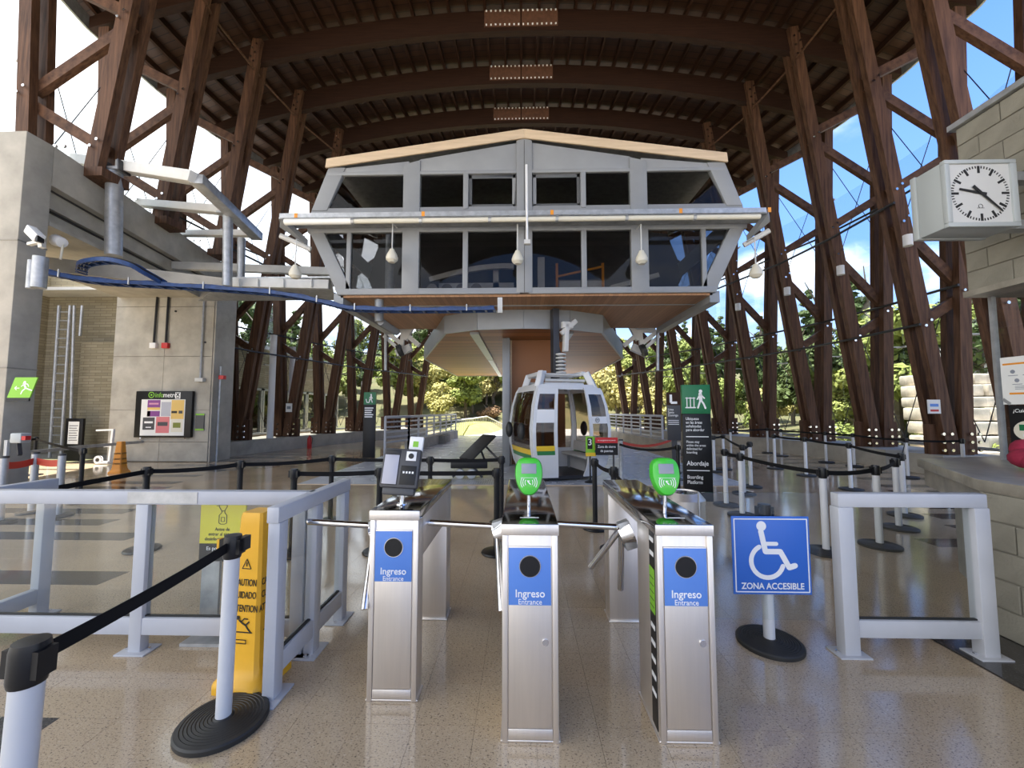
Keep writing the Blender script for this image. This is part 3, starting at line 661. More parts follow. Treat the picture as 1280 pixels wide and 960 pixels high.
# ================================================================ CONTROL ROOM hanging over the loading zone
YC, XC = 9.0, 0.07
cr_ = thing('control_room', 'grey glazed control room with a pitched roof raised above the gondola bay', 'control room', (XC, YC, 4.25))
HB, HW, HU, HT = 4.30, 5.06, 4.97, 4.60; ZB, ZW, ZU, ZE, ZP = 4.27, 5.88, 6.26, 7.24, 7.98
D1 = 12.6
def fm(name, poly, y0=YC-0.06, y1=YC+0.06, m='paint_cabin', bev=0.008, parent=None):
    return part(name, MB().prism([(XC+x, z) for x, z in poly], y0, y1), m, parent or cr_, bevel=bev)
for s in (-1, 1):
    fm('corner_strut', [(s*HB, ZB), (s*HW, ZW), (s*(HW-0.32), ZW), (s*(HB-0.36), ZB)])
    fm('corner_strut', [(s*HU, ZU), (s*HT, ZE+0.05), (s*(HT-0.40), ZE+0.05), (s*(HU-0.36), ZU)])
    fm('double_mullion', [(s*2.43, ZB), (s*2.82, ZB), (s*2.82, ZE+0.1), (s*2.43, ZE+0.2)], YC-0.07)
    fm('mullion', [(s*1.30, ZU), (s*1.42, ZU), (s*1.42, 7.12), (s*1.30, 7.12)])
    fm('mullion', [(s*1.30, ZB), (s*1.42, ZB), (s*1.42, ZW), (s*1.30, ZW)])
    fm('mullion', [(s*4.02, ZB), (s*4.12, ZB), (s*4.12, ZW), (s*4.02, ZW)])
    fm('gable_panel', [(s*0.1, 7.14), (s*2.45, 7.14), (s*2.45, ZE+0.24), (s*0.1, ZP-0.12)], YC-0.03, YC+0.03)
    fm('gable_panel', [(s*2.7, 7.14), (s*(HT-0.06), 7.14), (s*(HT-0.02), ZE+0.02), (s*2.7, ZE+0.2)], YC-0.03, YC+0.03)
    fm('top_rail', [(s*0.1, 7.10), (s*(HT+0.02), 7.10), (s*HT, 7.18), (s*0.1, 7.18)], YC-0.065)
    fm('belt_rail', [(s*0.1, ZW-0.16), (s*(HW-0.02), ZW-0.16), (s*HW, ZW-0.04), (s*0.1, ZW-0.04)], YC-0.065)
    fm('belt_rail', [(s*0.1, ZW), (s*HW, ZW), (s*HU, ZU+0.06), (s*0.1, ZU+0.06)], YC-0.04)
    fm('bottom_rail', [(s*0.1, ZB-0.02), (s*HB, ZB-0.02), (s*(HB+0.07), ZB+0.12), (s*0.1, ZB+0.12)], YC-0.065)
    fm('roof_fascia', [(0, ZP+0.15), (s*(HT+0.03), ZE+0.24), (s*(HT+0.05), ZE+0.02), (0, ZP-0.07)], YC-0.12, YC-0.07, 'fascia_wood')
    fm('roof_panel', [(0, ZP+0.14), (s*(HT+0.03), ZE+0.23), (s*(HT+0.03), ZE+0.16), (0, ZP+0.07)], YC-0.10, D1, 'galv')
    # hopper window in the upper row and the panes
    sh = fm('hopper_frame', [(s*0.20, ZU+0.07), (s*1.30, ZU+0.07), (s*1.30, 7.10), (s*0.20, 7.10)], YC+0.02, YC+0.05)
    bm = bmesh.new(); bm.from_mesh(sh.data); bm.free()
    for poly in ([(0.28, 6.31), (1.30, 6.31), (1.30, 7.10), (0.28, 7.10)], [(1.42, 6.31), (2.4, 6.31), (2.4, 7.10), (1.42, 7.10)], [(2.78, 6.31), (HU-0.36, 6.31), (HT-0.38, 7.10), (2.78, 7.10)],
                 [(0.16, ZB+0.12), (1.30, ZB+0.12), (1.30, ZW-0.16), (0.16, ZW-0.16)], [(1.42, ZB+0.12), (2.4, ZB+0.12), (2.4, ZW-0.16), (1.42, ZW-0.16)], [(2.78, ZB+0.12), (4.02, ZB+0.12), (4.02, ZW-0.16), (2.78, ZW-0.16)], [(4.12, ZB+0.3), (4.12, ZW-0.16), (4.62, ZW-0.16)]):
        fm('window_pane', [(s*x, z) for x, z in poly], YC-0.004, YC+0.004, 'glass_dark', 0)
    # slanting side walls: lower glass strip and solid upper part
    part('side_panel', MB().add([(XC+s*HW, YC, ZW), (XC+s*HW, D1, ZW), (XC+s*HU, D1, ZU), (XC+s*HU, YC, ZU), (XC+s*(HW-.06), YC, ZW), (XC+s*(HW-.06), D1, ZW), (XC+s*(HU-.06), D1, ZU), (XC+s*(HU-.06), YC, ZU)], [(0,1,2,3), (7,6,5,4), (0,4,5,1), (1,5,6,2), (2,6,7,3), (3,7,4,0)]), 'paint_cabin', cr_)
    for ya, yb in ((YC+0.06, 10.7), (10.8, D1)):
        for (xa, za), (xb_, zb_) in (((HB, ZB), (HW, ZW)), ((HU, ZU), (HT, ZE))):
            part('side_pane', MB().add([(XC+s*xa, ya, za), (XC+s*xa, yb, za), (XC+s*xb_, yb, zb_), (XC+s*xb_, ya, zb_), (XC+s*(xa-.01), ya, za), (XC+s*(xa-.01), yb, za), (XC+s*(xb_-.01), yb, zb_), (XC+s*(xb_-.01), ya, zb_)], [(0,1,2,3), (7,6,5,4), (0,4,5,1), (1,5,6,2), (2,6,7,3), (3,7,4,0)]), 'glass_dark', cr_, False)
    part('side_beam', MB().bar((XC+s*HB, YC, ZB-0.1), (XC+s*HB, D1, ZB-0.1), 0.22, 0.26), 'fascia', cr_)
# replace the solid hopper plates by real frames
for o in list(cr_.children):
    if o.name.startswith('hopper_frame'):
        me = o.data; xs = [v.co.x for v in me.vertices]; x0, x1 = min(xs), max(xs); zs = [v.co.z for v in me.vertices]; z0, z1 = min(zs), max(zs)
        fr = MB().bb(x0, x1, 0.0, 0.06, z1-0.09, z1).bb(x0, x1, 0.0, 0.06, z0, z0+0.06).bb(x0, x0+0.08, 0, 0.06, z0, z1).bb(x1-0.08, x1, 0, 0.06, z0, z1)
        o.data = fr.mesh('hopper_frame', 'paint_cabin', bevel=0.006)
fm('centre_mullion', [(-0.18, ZB), (0.18, ZB), (0.18, ZP-0.11), (0, ZP-0.05), (-0.18, ZP-0.11)], YC-0.075)
part('centre_joint', MB().bb(XC-0.006, XC+0.006, YC-0.078, YC-0.074, ZB, ZP-0.1), 'inside_dark', cr_)
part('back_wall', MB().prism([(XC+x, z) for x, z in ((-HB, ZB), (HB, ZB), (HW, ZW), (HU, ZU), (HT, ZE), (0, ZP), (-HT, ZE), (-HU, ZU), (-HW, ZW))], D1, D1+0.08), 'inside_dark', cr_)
part('soffit', MB().bb(XC-HB+0.05, XC+HB-0.05, YC, D1, ZB-0.07, ZB-0.02), 'room_soffit', cr_, False)
part('soffit_joint', MB().bb(XC-HB+0.05, XC+HB-0.05, 9.75, 9.79, ZB-0.09, ZB-0.06), 'fascia', cr_)
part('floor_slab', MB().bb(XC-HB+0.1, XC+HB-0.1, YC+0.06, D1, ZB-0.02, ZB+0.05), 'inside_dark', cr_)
# ledge (flat cable tray) and fluorescent pipe across the front
lz = at(656, 268, 8.45).z
xl, xr = at(338, 268, 8.45).x, at(975, 268, 8.45).x
lg = thing('cable_ledge', 'long grey metal ledge with orange marks across the control room front', 'cable tray', (XC, 8.45, lz))
part('ledge_lip', MB().bb(xl+0.22, xr-0.3, 8.42, 8.45, lz-0.03, lz+0.075), 'galv', lg)
part('ledge_tray', MB().slab([(xl+0.2, 8.44), (xr-0.28, 8.44), (xr, 8.85), (xr-0.35, 8.92), (xl+0.3, 8.92), (xl, 8.85)], lz-0.04, lz), 'galv', lg)
for s, x in ((-1, xl), (1, xr)):
    part('end_bracket', MB().add([(x, 8.80, lz-0.06), (x-s*0.25, 8.45, lz-0.06), (XC+s*HW, 9.0, ZW-0.45), (x, 8.80, lz+0.07), (x-s*0.25, 8.45, lz+0.07), (XC+s*HW, 9.0, ZW-0.3)], [(0,1,2), (5,4,3), (0,3,4,1), (1,4,5,2), (2,5,3,0)]), 'paint_cabin', lg)
    part('end_arm', MB().tube((x-s*0.05, 8.75, lz-0.28), (XC+s*(HW-0.1), 8.95, ZW-0.55), 0.06, 8), 'paint_light', lg)
for px in (370, 529, 690, 851, 962):
    part('orange_mark', MB().bb(at(px-2, 265, 8.42).x, at(px+2, 265, 8.42).x, 8.414, 8.42, lz-0.03, lz+0.075), 'orange', lg)
tp = thing('tube_light', 'long pale fluorescent tube conduit under the control room ledge', 'tube light', (XC, 8.35, lz-0.17))
zt = at(656, 274, 8.35).z
part('conduit', MB().tube((at(358, 275, 8.35).x, 8.36, zt), (at(950, 272, 8.35).x, 8.36, zt), 0.055, 10), 'cream', tp)
part('conduit_sleeve', MB().tube((at(356, 275, 8.35).x, 8.36, zt), (at(441, 275, 8.35).x, 8.36, zt), 0.068, 10), 'lamp_tube', tp)
for px in (441, 526, 612, 696, 783, 868):
    part('clamp', MB().tube((at(px, 274, 8.35).x-0.03, 8.36, zt), (at(px, 274, 8.35).x+0.03, 8.36, zt), 0.075, 8).bar((at(px, 274, 8.35).x, 8.38, zt), (at(px, 274, 8.35).x, 8.5, lz-0.02), 0.03, 0.03), 'galv', tp)
rod = thing('hanging_rod', 'thin white vertical rod in front of the control room centre', 'rod', (at(659, 305, 8.3).x, 8.3, at(659, 305, 8.3).z))
part('rod', MB().tube(at(659, 302, 8.3), at(658, 206, 8.3), 0.025, 8), 'white', rod)
part('rod_foot', MB().box(at(659, 303, 8.3), (0.13, 0.1, 0.09)), 'paint_light', rod)
for px, py, rod_h, lab in ((369, 340, 0, 'far left lamp at the bracket end'), (490, 320, 1, 'lamp left of the control room centre windows'), (647, 322, 1, 'lamp at the centre mullion'), (802, 322, 1, 'lamp right of the centre windows'), (945, 339, 0, 'far right lamp at the bracket end')):
    p = at(px, py, 8.55)
    l = thing('pendant_lamp', 'cream egg-shaped pendant '+lab, 'lamp', p, 0, 'pendant lamps on the control room')
    part('lamp_shade', MB().lathe([(0.0, -0.15), (0.07, -0.145), (0.125, -0.09), (0.13, -0.03), (0.10, 0.05), (0.065, 0.11), (0.05, 0.15), (0.0, 0.15)], n=16), 'cream', l, world=False)
    part('stem', MB().tube((0, 0, 0.13), (0, 0, 0.75), 0.014, 6).tube((0, 0, 0.74), (0, 0.3, 0.78), 0.014, 6), 'paint_light', l, world=False)
# machinery behind the glass
mc = thing('drive_machinery', 'dark cable drive machinery behind the control room windows', 'machine', (XC, 11, ZB+0.05))
part('crossbeam', MB().bb(-2.3, -0.1, 10.4, 10.6, 4.55, 4.70).bb(-2.2, -0.2, 10.4, 10.6, 4.85, 4.98), 'machine_light', mc)
part('post', MB().bb(-0.75, -0.6, 10.4, 10.6, 4.3, 5.5), 'machine_light', mc)
part('curved_rail', MB().sweep([(-2.4+0.2*i, 10.2, 5.0+0.35*math.sin(i/10*1.6)) for i in range(12)], 0.1, 0.13), 'machine_light', mc)
for i in range(4): part('rail_wheel', MB().lathe([(0.0, -0.04), (0.14, -0.04), (0.14, 0.04), (0.0, 0.04)], (-2.3+0.38*i, 10.1, 4.72), 14, Matrix.Rotation(math.pi/2, 3, 'X')), 'machine', mc)
part('motor_block', MB().bb(0.9, 2.2, 10.4, 11.2, 4.3, 5.05), 'machine', mc, bevel=0.02)
part('motor_panel', MB().bb(1.0, 1.55, 10.36, 10.4, 4.5, 5.0).bb(1.6, 2.1, 10.36, 10.4, 4.5, 5.0), 'machine_light', mc)
part('guard_frame', MB().bar((0.95, 10.3, 5.1), (2.1, 10.3, 5.35), 0.04, 0.05).bb(2.1, 2.16, 10.28, 10.34, 4.6, 5.45).bb(0.9, 0.96, 10.28, 10.34, 4.6, 5.45), 'orange', mc)
part('post', MB().bb(0.42, 0.6, 10.1, 10.3, 4.3, 5.55), 'machine_light', mc)
part('lever', MB().bar((2.3, 10.2, 4.75), (3.6, 10.4, 5.15), 0.1, 0.12), 'machine_light', mc)
part('belt_cover', MB().bar((2.3, 10.6, 4.6), (4.0, 10.6, 4.45), 0.3, 0.4), 'machine', mc)
part('pipe', MB().tube((-3.45, 10.2, 4.3), (-3.45, 10.2, 6.75), 0.12, 12), 'galv', mc)
part('pipe_head', MB().bb(-3.8, -2.3, 10.05, 10.35, 6.6, 6.85), 'machine_light', mc)

# ================================================================ bullwheel canopy below the control room
ZD = at(652, 410, 10.2).z
def dpt(px, py): return atz(px, py, ZD)
half = [(0.0, 10.2), (1.2, 10.32), (2.15, 10.85), (4.05, 16.3), (4.05, 24.5)]
poly = half+[(-x, y) for x, y in reversed(half) if x > 0]
poly = [(x+0.05, y) for x, y in poly]
cnp = thing('bullwheel_canopy', 'large wood-lined canopy with grey fascia over the gondola turnaround', 'canopy', (0.05, 14, ZD))
part('soffit', MB().slab(poly, ZD+0.01, ZD+0.06), 'soffit_boards', cnp, False)
for (x0, y0), (x1, y1) in zip(poly, poly[1:]+poly[:1]):
    part('fascia_panel', MB().bar((x0, y0, ZD+0.28), (x1, y1, ZD+0.28), 0.06, 0.60), 'fascia', cnp)
part('top_plate', MB().slab([(x*0.99, y) for x, y in poly], ZD+0.5, ZD+0.56), 'fascia', cnp, False)
part('soffit_channel', MB().bb(-1.40, -1.16, 10.7, 16.31, ZD-0.06, ZD+0.02), 'fascia', cnp)
part('soffit_light', MB().bb(-1.38, -1.18, 16.31, 24.2, ZD-0.07, ZD+0.02), 'lamp_tube', cnp)
part('soffit_channel', MB().bb(1.16, 1.40, 10.7, 16.31, ZD-0.06, ZD+0.02), 'fascia', cnp)
cs = thing('support_column', 'slim grey steel column with a timber panel under the canopy', 'column', (-0.35, 11.7, 0))
part('steel_shaft', MB().bb(-0.56, -0.34, 11.6, 12.0, 0, ZD), 'fascia', cs, bevel=0.01)
part('timber_panel', MB().bb(-0.33, 1.3, 12.0, 12.12, 0, ZD), 'soffit_boards', cs)
part('edge_trim', MB().bb(-0.34, -0.29, 11.95, 12.0, 0, ZD), 'fascia_wood', cs)
# rope-side machinery at both flanks of the canopy
for s, lab in ((1, 'right'), (-1, 'left')):
    q = (lambda px, py, Y: at(px if s > 0 else 1304-px, py, Y))
    rm = thing('tyre_conveyor', 'pale grey conveyor arms and rollers hanging at the '+lab+' flank of the canopy', 'machinery', q(800, 440, 13), 0)
    part('housing', MB().bar(q(793, 402, 13), q(818, 409, 13), 0.4, 0.38), 'paint_light', rm, bevel=0.03)
    for a, b, w in (((780, 432), (800, 415), .14), ((786, 402), (798, 425), .16), ((802, 430), (822, 414), .13), ((794, 414), (820, 414), .10), ((790, 434), (808, 442), .22), ((800, 414), (802, 436), .12), ((808, 434), (824, 420), .1)):
        part('arm', MB().bar(q(a[0], a[1], 12.9), q(b[0], b[1], 12.9), w, w), 'paint_light', rm)
    part('post', MB().tube(q(822, 414, 12.8), q(822, 463, 12.8), 0.05, 8), 'galv', rm)
    part('roller', MB().lathe([(0, -0.06), (0.2, -0.06), (0.2, 0.06), (0, 0.06)], q(804, 438, 12.7), 16, Matrix.Rotation(1.2, 3, 'Y')), 'black_rubber', rm)
sb = thing('pipe_stub', 'short grey round pipe hanging below the control room left end', 'pipe', at(474, 402, 9.2))
part('pipe', MB().tube(at(474, 402, 9.2), at(474, 374, 9.2), 0.10, 14), 'fascia', sb)
part('elbow', MB().tube(at(476, 402, 9.25), at(496, 415, 10.0), 0.09, 10), 'fascia', sb)
hg = thing('tray_hanger', 'small grey hanger plate holding the blue cable tray end', 'bracket', at(625, 391, 8.95))
part('plate', MB().bar(at(625, 372, 8.95), at(625, 391, 8.95), 0.11, 0.04, up=(0, 1, 0)), 'paint_light', hg)

# ================================================================ gondola
def gcab():
    ROT = R(17)
    root = thing('gondola_cabin', 'white gondola cabin with open doors and yellow and green stripes', 'gondola', (0.84, 10.0, 0.0), ROT)
    hx = lambda z: interp(z, ((0.04, 0.70), (0.35, 0.82), (0.8, 0.91), (1.2, 0.92), (1.7, 0.86), (2.05, 0.77), (2.25, 0.68)))
    hy = lambda z: interp(z, ((0.04, 0.72), (0.35, 0.84), (0.8, 0.90), (1.2, 0.90), (1.7, 0.86), (2.05, 0.80), (2.25, 0.72)))
    ZS = [0.04, 0.2, 0.35, 0.55, 0.8, 1.0, 1.2, 1.45, 1.7, 1.9, 2.05, 2.2]
    def strip(side, u0, u1, z0, z1, m, name, off=0.0, th=0.04, parent=None, label=None):
        """piece of one curved side: u across the side in -1..1"""
        zs = sorted({z0, z1} | {z for z in ZS if z0 < z < z1}); us = [lerp(u0, u1, i/3) for i in range(4)]
        mb = MB()
        def P(u, z, inn):
            bul = 0.05*(1-u*u)
            a, b = hx(z), hy(z)
            if side in 'FB':
                y = b+bul+off-inn; x = u*a
                return Vector((x, -y if side == 'F' else y, z))
            x = a+bul+off-inn; y = u*b
            return Vector((x if side == 'R' else -x, y, z))
        vs = []; nu, nz = len(us), len(zs)
        for inn in (0, th):
            for z in zs:
                for u in us: vs.append(P(u, z, inn))
        fs = []; K = nu*nz
        for k in range(nz-1):
            for i in range(nu-1):
                a = k*nu+i; fs.append((a, a+1, a+nu+1, a+nu)); fs.append((K+a+nu, K+a+nu+1, K+a+1, K+a))
        for i in range(nu-1):
            fs.append((i, K+i, K+i+1, i+1)); t = (nz-1)*nu+i; fs.append((t, t+1, K+t+1, K+t))
        for k in range(nz-1):
            a = k*nu; fs.append((a, a+nu, K+a+nu, K+a)); a = k*nu+nu-1; fs.append((a, K+a, K+a+nu, a+nu))
        return part(name, mb.add(vs, fs), m, parent or root, world=False, label=label)
    # corner pillars
    for s1 in 'FB':
        strip(s1, -1.04, -0.90, 0.04, 2.2, 'gondola_white', 'pillar', 0.01); strip(s1, 0.90, 1.04, 0.04, 2.2, 'gondola_white', 'pillar', 0.01)
    for s1 in 'LR':
        strip(s1, -1.04, -0.88, 0.04, 2.2, 'gondola_white', 'pillar', 0.01); strip(s1, 0.88, 1.04, 0.04, 2.2, 'gondola_white', 'pillar', 0.01)
        strip(s1, -0.88, 0.88, 0.04, 0.50, 'gondola_white', 'lower_panel')
        strip(s1, -0.88, 0.88, 0.50, 0.60, 'gondola_green', 'green_stripe', 0.004); strip(s1, -0.88, 0.88, 0.60, 0.72, 'gondola_yellow', 'yellow_stripe', 0.004)
        strip(s1, -0.88, 0.88, 0.72, 2.05, 'glass_tint', 'end_window', 0.0, 0.015)
        strip(s1, -0.88, 0.88, 2.05, 2.2, 'gondola_white', 'upper_panel')
        for u in (-0.55, 0.62):
            x = -(hx(1.1)+0.12) if s1 == 'L' else hx(1.1)+0.12
            part('ski_holder', MB().ball((x, u*hy(1.1), 1.12), 0.2, 14, (0.45, 0.55, 1.0)), 'black_rubber', root, world=False)
    strip('B', -0.9, 0.9, 0.04, 0.60, 'gondola_white', 'lower_panel'); strip('B', -0.9, -0.04, 0.6, 2.05, 'glass_tint', 'rear_window', 0, 0.015); strip('B', 0.04, 0.9, 0.6, 2.05, 'glass_tint', 'rear_window', 0, 0.015)
    strip('B', -0.04, 0.04, 0.6, 2.05, 'dark_metal', 'rear_mullion'); strip('B', -0.9, 0.9, 2.05, 2.2, 'gondola_white', 'upper_panel')
    strip('F', -0.9, 0.9, 2.08, 2.2, 'gondola_white', 'door_header', 0.02)
    strip('F', -0.9, 0.9, 0.04, 0.12, 'dark_metal', 'door_sill', 0.0)
    # sliding door leaves standing open
    for a, b, lab in ((-1.02, -0.40, 'left'), (0.46, 1.06, 'right')):
        dr = strip('F', a, a+0.085, 0.10, 2.12, 'gondola_white', 'door', 0.10, 0.05)
        strip('F', b-0.085, b, 0.10, 2.12, 'gondola_white', 'door_stile', 0.10, 0.05, dr)
        strip('F', a+0.085, b-0.085, 1.97, 2.12, 'gondola_white', 'door_rail', 0.10, 0.05, dr)
        strip('F', a+0.085, b-0.085, 0.10, 0.62, 'gondola_white', 'door_panel', 0.10, 0.05, dr)
        strip('F', a+0.08, b-0.08, 0.62, 0.71, 'gondola_green', 'green_stripe', 0.104, 0.05, dr)
        strip('F', a+0.08, b-0.08, 0.71, 0.82, 'gondola_yellow', 'yellow_stripe', 0.104, 0.05, dr)
        strip('F', a+0.085, b-0.085, 0.82, 1.97, 'glass_tint', 'door_window', 0.09, 0.012, dr)
        if lab == 'left': strip('F', a+0.085, b-0.085, 1.33, 1.62, 'white', 'window_notice', 0.10, 0.012, dr)
        else: strip('F', a+0.09, b-0.09, 1.30, 1.46, 'white', 'window_notice', 0.104, 0.012, dr)
    part('floor_pan', MB().slab([(-0.66, -0.76), (0.66, -0.76), (0.66, 0.76), (-0.66, 0.76)], 0.05, 0.11), 'dark_metal', root, world=False)
    for s in (-1, 1):
        bn = part('bench', MB().bb(s*0.45, s*0.86, -0.72, 0.72, 0.46, 0.52), 'paint_light', root, world=False, bevel=0.015)
        part('bench_back', MB().bb(s*0.80, s*0.86, -0.72, 0.72, 0.55, 0.80), 'paint_light', bn, world=False, bevel=0.015)
        [part('bench_leg', MB().bb(s*0.55, s*0.60, yy-0.025, yy+0.025, 0.1, 0.46), 'galv', bn, world=False) for yy in (-0.52, 0.52)]
    rf = part('roof', MB().slab([(-0.5, -0.6), (0.5, -0.6), (0.55, 0), (0.5, 0.6), (-0.5, 0.6), (-0.55, 0)], 2.17, 2.26), 'gondola_white', root, world=False, bevel=0.02)
    for sx in (-1, 1):
        part('roof_frame', MB().bar((sx*0.70, -0.70, 2.12), (sx*0.56, -0.58, 2.50), 0.14, 0.16).bar((sx*0.50, -0.58, 2.48), (sx*0.50, 0.58, 2.48), 0.12, 0.10).bar((sx*0.50, 0.58, 2.5), (sx*0.62, 0.62, 2.12), 0.14, 0.16), 'gondola_white', rf, world=False, bevel=0.02)
    for y in (-0.5, -0.1, 0.1, 0.5): part('roof_bar', MB().tube((-0.55, y, 2.45), (0.55, y, 2.45), 0.03, 8), 'paint_light', rf, world=False)
    for y in (-0.62, 0.62): part('roof_bar', MB().tube((-0.5, y, 2.30), (0.5, y, 2.30), 0.035, 8), 'paint_light', rf, world=False)
    hgr = part('hanger', MB().bar((0.0, 0, 2.4), (0.0, 0, 4.15), 0.16, 0.2).bar((0, 0, 3.4), (0.22, 0, 2.6), 0.08, 0.1), 'dark_metal', root, world=False)
    sp = MB()
    for k in range(6): sp.lathe([(0.05, 0), (0.13, 0.02), (0.13, 0.05), (0.05, 0.07)], (0.1, -0.14, 2.5+k*0.09), 14)
    part('damper_spring', sp, 'paint_light', hgr, world=False)
    part('grip', MB().bar((0.2, -0.18, 3.05), (0.24, -0.18, 3.75), 0.16, 0.12).bar((0.1, -0.18, 3.5), (0.5, -0.18, 3.85), 0.12, 0.12).box((0.25, -0.2, 3.72), (0.3, 0.12, 0.16)), 'paint_light', hgr, world=False, bevel=0.02)
    # emblem ring on the right door notice
    em = MB(); a = [(0.05*math.cos(t*math.pi/8), 0.05*math.sin(t*math.pi/8)) for t in range(17)]
    em.stroke(a, 0.010); em.stroke([(-0.02, -0.02), (-0.02, 0.02), (0, 0), (0.02, 0.02), (0.02, -0.02)], 0.008)
    eo = part('emblem', em, 'text_black', root, world=False); eo.location = (0.60, -1.055, 1.38); eo.rotation_euler = (R(-3), 0, 0)
gcab()
# ================================================================ TURNSTILES
def turnstile(xc, yf, ped_d, bridge_z, label, reader, keyhole=True, side_notice=False):
    W, H, YB = 0.275, 1.035, 3.33
    t = thing('turnstile', label, 'turnstile', (xc, yf, 0), 0, 'entrance turnstiles')
    d = YB-yf; hw = W/2
    P = lambda n, mb, m, par=None, bev=0.004, **k: part(n, mb, m, par or t, world=False, bevel=bev, **k)
    P('front_pedestal', MB().bb(-hw, hw, 0.012, ped_d, 0.0, H-0.055), 'steel')
    P('base_plate', MB().bb(-hw-0.008, hw+0.008, 0.004, ped_d+0.01, 0.0, 0.012), 'steel')
    P('rear_pedestal', MB().bb(-hw, hw, d-0.17, d, 0.0, H-0.055), 'steel')
    P('rear_base_plate', MB().bb(-hw-0.01, hw+0.01, d-0.18, d+0.01, 0.0, 0.012), 'steel')
    P('bridge', MB().bb(-hw, hw, ped_d, d-0.17, bridge_z, H-0.055), 'steel')
    P('lid', MB().bb(-hw-0.006, hw+0.006, 0.0, d+0.004, H-0.055, H), 'steel_top', bev=0.006)
    P('lid_front', MB().bb(-hw-0.006, hw+0.006, -0.002, 0.002, H-0.055, H-0.003), 'steel')
    P('lid_seam', MB().bb(-hw, hw, 0.20, 0.204, H-0.001, H+0.0012), 'dark_metal', bev=0)
    # front door and frame
    for s in (-1, 1): P('frame_edge', MB().bb(s*(hw-0.028), s*hw, 0.0, 0.014, 0.0, H-0.055), 'steel', bev=0.003)
    P('kick_plate', MB().bb(-hw+0.03, hw-0.03, 0.002, 0.014, 0.015, 0.065), 'steel', bev=0.002)
    dr = P('access_door', MB().bb(-hw+0.032, hw-0.034, 0.001, 0.014, 0.069, H-0.11), 'steel', bev=0.002)
    zt = H-0.115; zb = zt-0.275
    pn = P('entrance_panel', MB().bb(-hw+0.032, hw-0.034, -0.003, 0.001, zb, zt), 'blue_panel', bev=0.001)
    P('round_lens', MB().lathe([(0, -0.006), (0.046, -0.006), (0.050, 0.0), (0.050, 0.006)], (0, -0.003, zt-0.088), 28, Matrix.Rotation(math.pi/2, 3, 'X')), 'black_plastic', bev=0)
    P('lens_ring', MB().lathe([(0.049, -0.004), (0.054, -0.003), (0.054, 0.003), (0.049, 0.003)], (0, -0.003, zt-0.088), 28, Matrix.Rotation(math.pi/2, 3, 'X')), 'chrome', bev=0)
    text('Ingreso', 0.052, 'text_white', pn, (0, -0.0042, zb+0.055), bold=0.009, sx=0.95)
    text('Entrance', 0.036, 'text_white', pn, (0, -0.0042, zb+0.016), sx=0.92)
    if keyhole: P('lock', MB().lathe([(0, -0.012), (0.012, -0.012), (0.016, 0.0), (0.016, 0.004)], (hw-0.062, 0.0, 0.47), 16, Matrix.Rotation(math.pi/2, 3, 'X')), 'chrome', dr, bev=0)
    # tripod on the left flank
    yh = 2.52-yf; zh = 0.905
    hub = P('tripod_hub', MB().tube((-hw, yh, zh-0.04), (-hw-0.07, yh, zh-0.07), 0.075, 18, 0.055), 'chrome', bev=0)
    P('hub_plate', MB().bar((-hw-0.055, yh-0.01, zh+0.02), (-hw+0.0, yh-0.01, zh-0.14), 0.06, 0.07, up=(1, 0, 1)), 'galv', bev=0.006)
    c = Vector((-hw-0.055, yh, zh-0.02))
    P('tripod_arm', MB().tube(c, (-hw-0.47, yh, zh), 0.019, 14), 'chrome', hub, bev=0)
    P('tripod_arm', MB().tube(c, c+(Vector((-0.16, 0.12, -0.27)).normalized()*0.36 if side_notice else Vector((0.042, -0.26, -0.40)).normalized()*0.46), 0.019, 14), 'chrome', hub, bev=0)
    P('tripod_arm', MB().tube(c, c+Vector((0.015, 0.12, -0.40)).normalized()*0.44, 0.019, 14), 'chrome', hub, bev=0)
    P('arm_tip', MB().ball((-hw-0.47, yh, zh), 0.02, 10), 'chrome', hub, bev=0)
    if side_notice:
        nb = P('side_notice', MB().bb(-hw-0.003, -hw, 0.035, 0.115, 0.03, 0.98), 'frame_black', bev=0)
        P('green_band', MB().bb(-hw-0.005, -hw, 0.038, 0.112, 0.58, 0.80), 'green_light', nb, bev=0)
        for k, z in enumerate((0.93, 0.86, 0.50, 0.42, 0.34, 0.26, 0.18)):
            P('notice_mark', MB().bb(-hw-0.005, -hw, 0.045, 0.105, z, z+0.022), 'text_white', nb, bev=0)
        for k in range(5): P('notice_line', MB().bb(-hw-0.0065, -hw, 0.045, 0.105, 0.61+k*0.035, 0.613+k*0.035), 'text_black', nb, bev=0)
    # reader on the lid
    if reader == 'green':
        yr = 0.27
        P('reader_post', MB().tube((0, yr, H), (0, yr-0.01, H+0.10), 0.011, 12), 'chrome', bev=0)
        rot = Matrix.Rotation(R(-12), 3, 'X')
        mb = MB(); w, h = 0.078, 0.105; n = 28
        prof = []
        for i in range(n):
            a = 2*math.pi*i/n; ca, sa = math.cos(a), math.sin(a)
            e = 0.62
            x = w*(abs(ca)**e)*(1 if ca > 0 else -1); z = h*(abs(sa)**e)*(1 if sa > 0 else -1)
            if z < 0: x *= 1-0.42*(abs(z)/h)**1.4
            prof.append((x, z))
        rings = [(1.0, 0.03), (1.0, -0.005), (0.94, -0.022), (0.86, -0.026)]
        vs = [Vector((x*k, y, z*k)) for k, y in rings for x, z in prof]
        fs = [(r*n+i, r*n+(i+1) % n, (r+1)*n+(i+1) % n, (r+1)*n+i) for r in range(3) for i in range(n)]+[tuple(range(n)), tuple(range(3*n, 4*n))]
        O = Vector((0, yr-0.02, H+0.195))
        rd = P('card_reader', mb.add(vs, fs).xf(Matrix.Translation(O) @ rot.to_4x4()), 'green_reader', bev=0)
        T4 = Matrix.Translation(O) @ rot.to_4x4()
